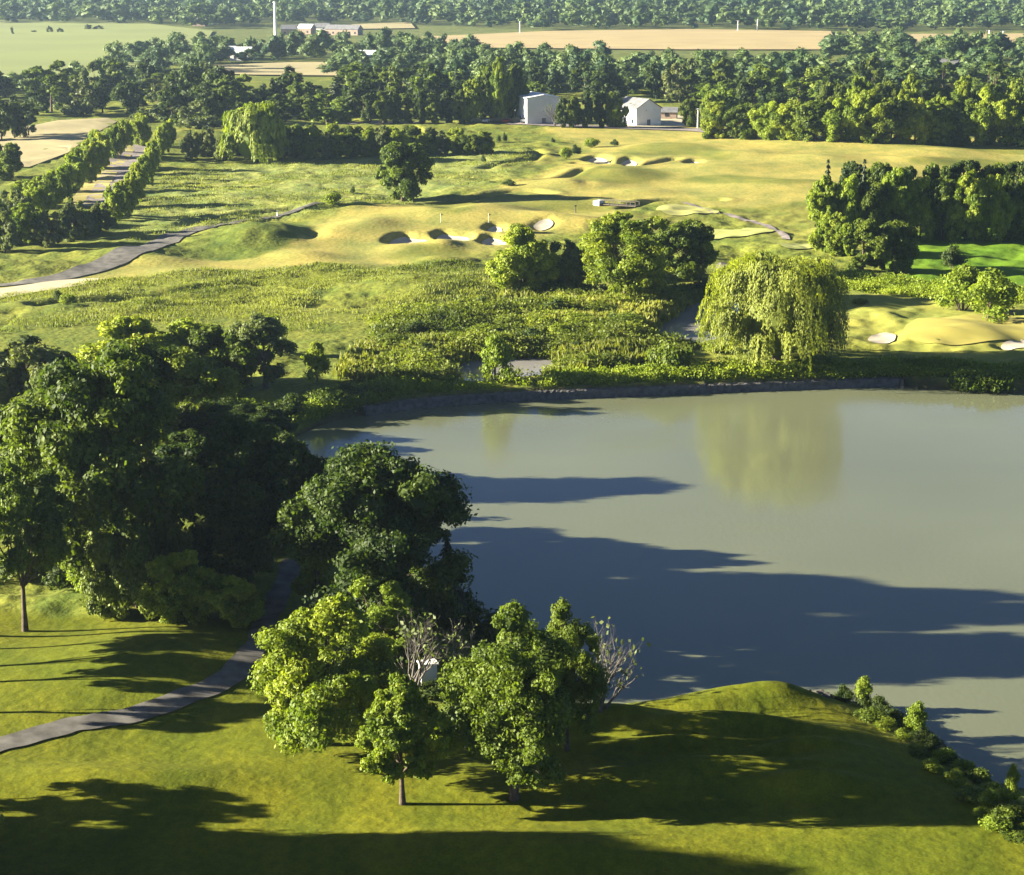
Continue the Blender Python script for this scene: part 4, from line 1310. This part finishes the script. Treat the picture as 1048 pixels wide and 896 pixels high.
tufts('bank_brambles', 'dark brambles on the bank of the right hand shore', 'brambles', [(wpoly([(940, 386), (1070, 390), (1070, 404), (1000, 400), (930, 396)], sm=False), 1.0)], 420, 1.7, 1.5, 110, LEAF['green'], 0.1, True, 10)

# ------------------------------------------------------------------ dam wall of stone along the far shore
def build_wall():
    idx = [i for i in range(len(LAKE)) if True]
    L = [on_plane(px, py, 0.0) for px, py in [(372, 426), (430, 417.5), (510, 411.5), (600, 407.5), (700, 403.5), (800, 399.5), (905, 395.5), (925, 396.5)]]
    c = spline(L, False, 40)
    d = np.gradient(c, axis=0); d /= np.linalg.norm(d, axis=1)[:, None]
    nn = np.column_stack([-d[:, 1], d[:, 0]])
    rng = np.random.default_rng(4)
    V, Q = [], []
    prof = [(-0.35, -0.6), (-0.3, 0.25), (-0.18, 0.8), (-0.1, 1.35), (0.25, 1.55), (0.9, 1.5), (0.9, -0.6)]
    k = len(prof)
    for i in range(len(c)):
        for a, z in prof:
            q = c[i] + nn[i] * (a + rng.normal(0, 0.03))
            V.append((q[0], q[1], z * 0.66 + (rng.normal(0, 0.03) if z > 0 else 0)))
    for i in range(len(c) - 1):
        for j in range(k - 1):
            a = i * k + j
            Q.append((a, a + k, a + k + 1, a + 1))
    o = link('stone_wall', mesh_from('stone_wall', np.array(V), np.array(Q), STONE))
    o['label'] = 'low grey stone dam wall along the far side of the lake'
    o['category'] = 'wall'


build_wall()


def rock(px, py, s, lab, group=None):
    x, y, z = at(px, py)
    r = np.random.default_rng(int(px * 7 + py))
    V = ICO2[0] * (1 + 0.22 * r.normal(size=(len(ICO2[0]), 1))) * np.array((s, s * 0.8, s * 0.55))
    o = link('rock', mesh_from('rock', V, ICO2[1], ROCK))
    o.location = (x, y, max(z, 0.05) + 0.1 * s)
    o['label'], o['category'] = lab, 'rock'
    if group: o['group'] = group


for i, (px, py, s) in enumerate([(834, 707, 0.45), (840, 709, 0.55), (850, 712, 0.5), (858, 715, 0.4), (845, 713, 0.4), (828, 705, .35)]):
    rock(px, py, s, 'dark rock at the tip of the lawn where it meets the lake', 'rocks at the tip of the lawn')
rock(742, 275, 1.4, 'pale boulder at the upper left of the big willow')
rock(1040, 308, 1.6, 'grey boulder beside the bushes at the right edge', 'boulders at the right edge')
rock(1030, 322, 1.2, 'low grey rock below the bushes at the right edge', 'boulders at the right edge')


# ------------------------------------------------------------------ buildings
def house(name, label, px, py, L, Wd, eave, ridge, wall, roof, rz, cat='house', windows=((0, 0.5),), door=True, group=None):
    x, y, z = at(px, py)
    t = thing(name, label, cat, (x, y, z - 0.1), rz, group)
    b = MB()
    b.prism([(-Wd / 2, 0), (Wd / 2, 0), (Wd / 2, eave), (0, ridge), (-Wd / 2, eave)], -L / 2, L / 2)
    b.obj('wall', wall, t)
    o = 0.35
    sl = (ridge - eave) / (Wd / 2)
    r = MB()
    for sgn in (-1, 1):
        a = (sgn * 0.0, ridge + 0.25); e = (sgn * (Wd / 2 + o), eave - o * sl + 0.25)
        q = [(a[0], a[1] - 0.2), (e[0], e[1] - 0.2), e, a]
        if sgn > 0: q = q[::-1]
        r.prism(q, -L / 2 - o, L / 2 + o)
    r.obj('roof', roof, t)
    n = max(1, int(L // 4))
    for sgn in (-1, 1):
        for k in range(n):
            yc = -L / 2 + (k + 0.5) * L / n
            xx = sgn * (Wd / 2)
            MB().box(xx - 0.06, xx + 0.06, yc - 0.6, yc + 0.6, 1.0, min(2.3, eave - 0.3)).obj('window', WINDOW, t)
    if door:
        MB().box(-0.6, 0.6, -L / 2 - 0.06, -L / 2 + 0.06, 0.0, 2.1).obj('door', ROOF_GREY, t)
        MB().box(-0.8, 0.8, L / 2 - 0.05, L / 2 + 0.05, eave * 0.5, eave * 0.5 + 1.2).obj('window', WINDOW, t)
    return t


house('house', 'white house with a pale gable in a sunny yard behind the far fairway', 652, 128, 12, 9, 5.4, 8.0, WHITE, ROOF_GREY, 0.55)
house('shed', 'small low brown shed right of the white house', 683, 122, 6, 4, 2.4, 3.6, BRICK, ROOF_GREY, 1.4, 'shed')
house('warehouse', 'large pale grey warehouse with a flat bright roof between tree groups', 550, 126, 15, 10.5, 8.0, 8.9, METAL_GREY, ROOF_PALE, 0.25, 'warehouse')
house('barn', 'long low barn with a pale roof deep in the right hand wood', 812, 82, 30, 10, 4, 6.5, BRICK, ROOF_PALE, 1.5, 'barn')
house('barn', 'long dark roofed barn with pale eaves beyond the long tree row', 940, 76, 34, 12, 4.5, 6.5, BRICK, ROOF_GREY, 1.5, 'barn')
for i, (px, py, w, r, lab) in enumerate([
        (314, 35, BRICK, ROOF_PALE, 'pale roofed house right of the tall mast in the far hamlet'),
        (330, 34, WHITE, ROOF_GREY, 'white house with dark roof at the right end of the far hamlet'),
        (296, 36, BRICK, ROOF_GREY, 'brick house nearest the tall mast in the far hamlet'),
        (352, 36, BRICK, ROOF_GREY, 'long grey roofed shed right of the far hamlet'),
        (248, 62, WHITE, ROOF_PALE, 'white house showing under trees behind the straw strip, right of a pair'),
        (231, 61, WHITE, ROOF_PALE, 'white house showing under trees behind the straw strip, left of a pair'),
        (375, 66, WHITE, ROOF_PALE, 'pale house among trees at the end of the far road'),
        (205, 27, BRICK, ROOF_GREY, 'dark farm shed at the right corner of the far green field')]):
    house('house', lab, px, py, 10 if i != 3 else 24, 8, 4, 6.5, w, r, 1.2 + 0.2 * (i % 3), 'house')


def mast(name, label, cat, px, py, top, r, mat, arm=0.0):
    x, y, z = at(px, py)
    H = top_z(px, top, x, y) - z
    t = thing(name, label, cat, (x, y, z))
    MB().tube([(0, 0, -0.3), (0, 0, H * 0.5), (0, 0, H)], [r, r * 0.85, r * 0.6], 8).obj('shaft', mat, t)
    if arm:
        MB().box(-arm, arm, -0.12, 0.12, H * 0.93, H * 0.93 + 0.25).obj('cross_arm', mat, t)
    else:
        MB().tube([(0, 0, H), (0, 0, H + 0.6)], [r * 1.2, r * 0.9], 8).obj('cap', mat, t)


mast('mast', 'tall white mast rising out of the far hamlet', 'mast', 282, 38, 3, 1.0, WHITE)
mast('utility_pole', 'pale pole at the left end of the far tan field', 'pole', 532, 35, 22, 0.35, WHITE, 1.2)
mast('utility_pole', 'white pole standing against the far wood above the tan field', 'pole', 775, 33, 20, 0.35, WHITE, 1.2)
mast('utility_pole', 'fainter pole left of the white pole above the tan field', 'pole', 755, 33, 21, 0.3, WHITE, 1.2)
mast('utility_pole', 'pale pole above the right end of the tan field', 'pole', 897, 32, 19, 0.3, WHITE, 1.2)
mast('utility_pole', 'white post beside the small green trees right of the white house', 'pole', 714, 131, 111, 0.2, WHITE, 0.5)
mast('lamp_post', 'white lamp post at the far right, left of a pair', 'lamp post', 1012, 42, 31, 0.5, WHITE, 1.6)
mast('lamp_post', 'white lamp post at the far right, right of a pair', 'lamp post', 1026, 42, 32, 0.5, WHITE, 1.6)
mast('course_post', 'small dark post on the fairway above the marsh trees', 'post', 589, 218, 211, 0.14, TIMBER, 0.2)
mast('marker_post', 'tiny white marker post at the bend of the meadow path', 'post', 284, 222, 217, 0.15, WHITE, 0.15)


def flagstick(px, py, lab):
    x, y, z = at(px, py)
    t = thing('golf_flag', lab, 'flag', (x, y, z))
    MB().tube([(0, 0, -0.1), (0, 0, 1.8)], [0.035, 0.03], 6).obj('pole', WHITE, t)
    MB().prism([(0.05, 1.3), (0.6, 1.5), (0.05, 1.75)], -0.02, 0.02).obj('pennant', FLAG, t)


flagstick(451, 228, 'small flag on the golden green left of the bunkers')
flagstick(500, 228, 'small flag on the golden green nearer the marsh trees')


def footbridge():
    x, y, z = at(634, 211)
    t = thing('footbridge', 'small pale footbridge with timber rails over the ditch on the course', 'bridge', (x, y, z), -0.5)
    MB().box(-4, 4, -0.9, 0.9, 0.1, 0.3).obj('deck', TIMBER, t)
    for s in (-1, 1):
        b = MB()
        b.box(-4, 4, s * 0.95 - 0.05, s * 0.95 + 0.05, 1.0, 1.12)
        for k in range(5):
            b.box(-4 + 2 * k - 0.06, -4 + 2 * k + 0.06, s * 0.95 - 0.045, s * 0.95 + 0.045, 0.3, 1.0)
        b.obj('railing', TIMBER, t)
    MB().box(-5.4, -4.02, -1.3, 1.3, -0.4, 0.9).obj('abutment', ROOF_PALE, t)


footbridge()


def utility_box():
    x, y, z = at(438, 700)
    t = thing('utility_cabinet', 'pale grey cabinet half hidden in the dark thicket', 'cabinet', (x, y, z), 0.3)
    MB().box(-0.55, 0.55, -0.4, 0.4, 0, 1.5).obj('housing', METAL_GREY, t)
    MB().box(-0.65, 0.65, -0.5, 0.5, 1.5, 1.6).obj('lid', WHITE, t)
    MB().box(-0.4, 0.4, -0.43, -0.402, 0.15, 1.35).obj('door', METAL_GREY, t)


utility_box()


def car_parts(paint):
    body, cab = MB(), MB()
    body.prism([(-2.2, 0.35), (2.2, 0.35), (2.25, 0.7), (2.05, 0.92), (1.0, 1.0), (-1.9, 1.02), (-2.25, 0.85)], -0.88, 0.88)
    cab.prism([(-1.75, 1.0), (1.05, 0.98), (0.45, 1.48), (-1.25, 1.5)], -0.76, 0.76)
    out = [('body', body.mesh('body', paint)), ('cabin', cab.mesh('cabin', WINDOW))]
    for sx in (-1.35, 1.35):
        for sy in (-0.82, 0.82):
            w = MB()
            n = 12
            w.prism([(sx + 0.33 * math.cos(2 * math.pi * k / n), 0.33 + 0.33 * math.sin(2 * math.pi * k / n)) for k in range(n)], sy - 0.1, sy + 0.1)
            out.append(('wheel', w.mesh('wheel', BLACK)))
    return out


CARS = [car_parts(m) for m in (CAR_DARK, CAR_GREY, CAR_DARK, CAR_RED)]
for i, px in enumerate([489, 499, 509, 519, 529, 537]):
    x, y, z = at(px, 126.5)
    t = thing('parked_car', '{} parked car from the left in the line under the bright trees'.format(ORD[i]), 'car', (x, y, z + 0.3), 0.15 * math.sin(i * 3) + (1.2 if i % 2 else 0.1), 'cars parked under the bright trees')
    for n, me in CARS[i % 4]:
        link(n, me, t)

# ------------------------------------------------------------------ air
SUN_EL = math.radians(15.5)
SUN_AZ = math.radians(1.0)     # the sun stands low at the left


def haze():
    m = bpy.data.materials.new('haze')
    nt, out = nodes(m)
    v = N(nt, 'VolumePrincipled')
    v.inputs['Color'].default_value = (0.62, 0.82, 1.0, 1)
    v.inputs['Density'].default_value = 0.00010
    v.inputs['Anisotropy'].default_value = 0.65
    nt.links.new(v.outputs[0], out.inputs['Volume'])
    b = MB().box(-6000, 6000, -300, 14500, -3.0, 60.0)
    b.obj('haze', m, kind='stuff', label='thin blue air over the whole landscape', category='haze')


haze()

w = bpy.data.worlds.new('World')
scene.world = w
w.use_nodes = True
nt = w.node_tree
nt.nodes.clear()
wo = nt.nodes.new('ShaderNodeOutputWorld')
bg = nt.nodes.new('ShaderNodeBackground')
sky = nt.nodes.new('ShaderNodeTexSky')
sky.sky_type = 'NISHITA'
sky.sun_disc = False
sky.sun_elevation = SUN_EL
sky.air_density = 0.22
sky.dust_density = 0.2
sky.ozone_density = 1.5
sky.sun_rotation = -math.pi / 2 + SUN_AZ
bg.inputs['Strength'].default_value = 0.05
nt.links.new(sky.outputs[0], bg.inputs[0]); nt.links.new(bg.outputs[0], wo.inputs[0])

sd = bpy.data.lights.new('sun', 'SUN')
sd.energy = 5.0
sd.angle = math.radians(0.5)
sd.color = (1.0, 0.91, 0.70)
so = bpy.data.objects.new('sun', sd)
d = Vector((-math.cos(SUN_AZ) * math.cos(SUN_EL), math.sin(SUN_AZ) * math.cos(SUN_EL), math.sin(SUN_EL)))
so.rotation_euler = d.to_track_quat('Z', 'Y').to_euler()
so.location = (-100, 100, 150)
COL.objects.link(so)

scene.view_settings.view_transform = 'Standard'
scene.view_settings.look = 'None'
scene.view_settings.gamma = 1
scene.view_settings.exposure = 2.68
scene.cycles.max_bounces = 6
scene.cycles.transparent_max_bounces = 4
scene.cycles.use_denoising = True
scene.cycles.volume_bounces = 0
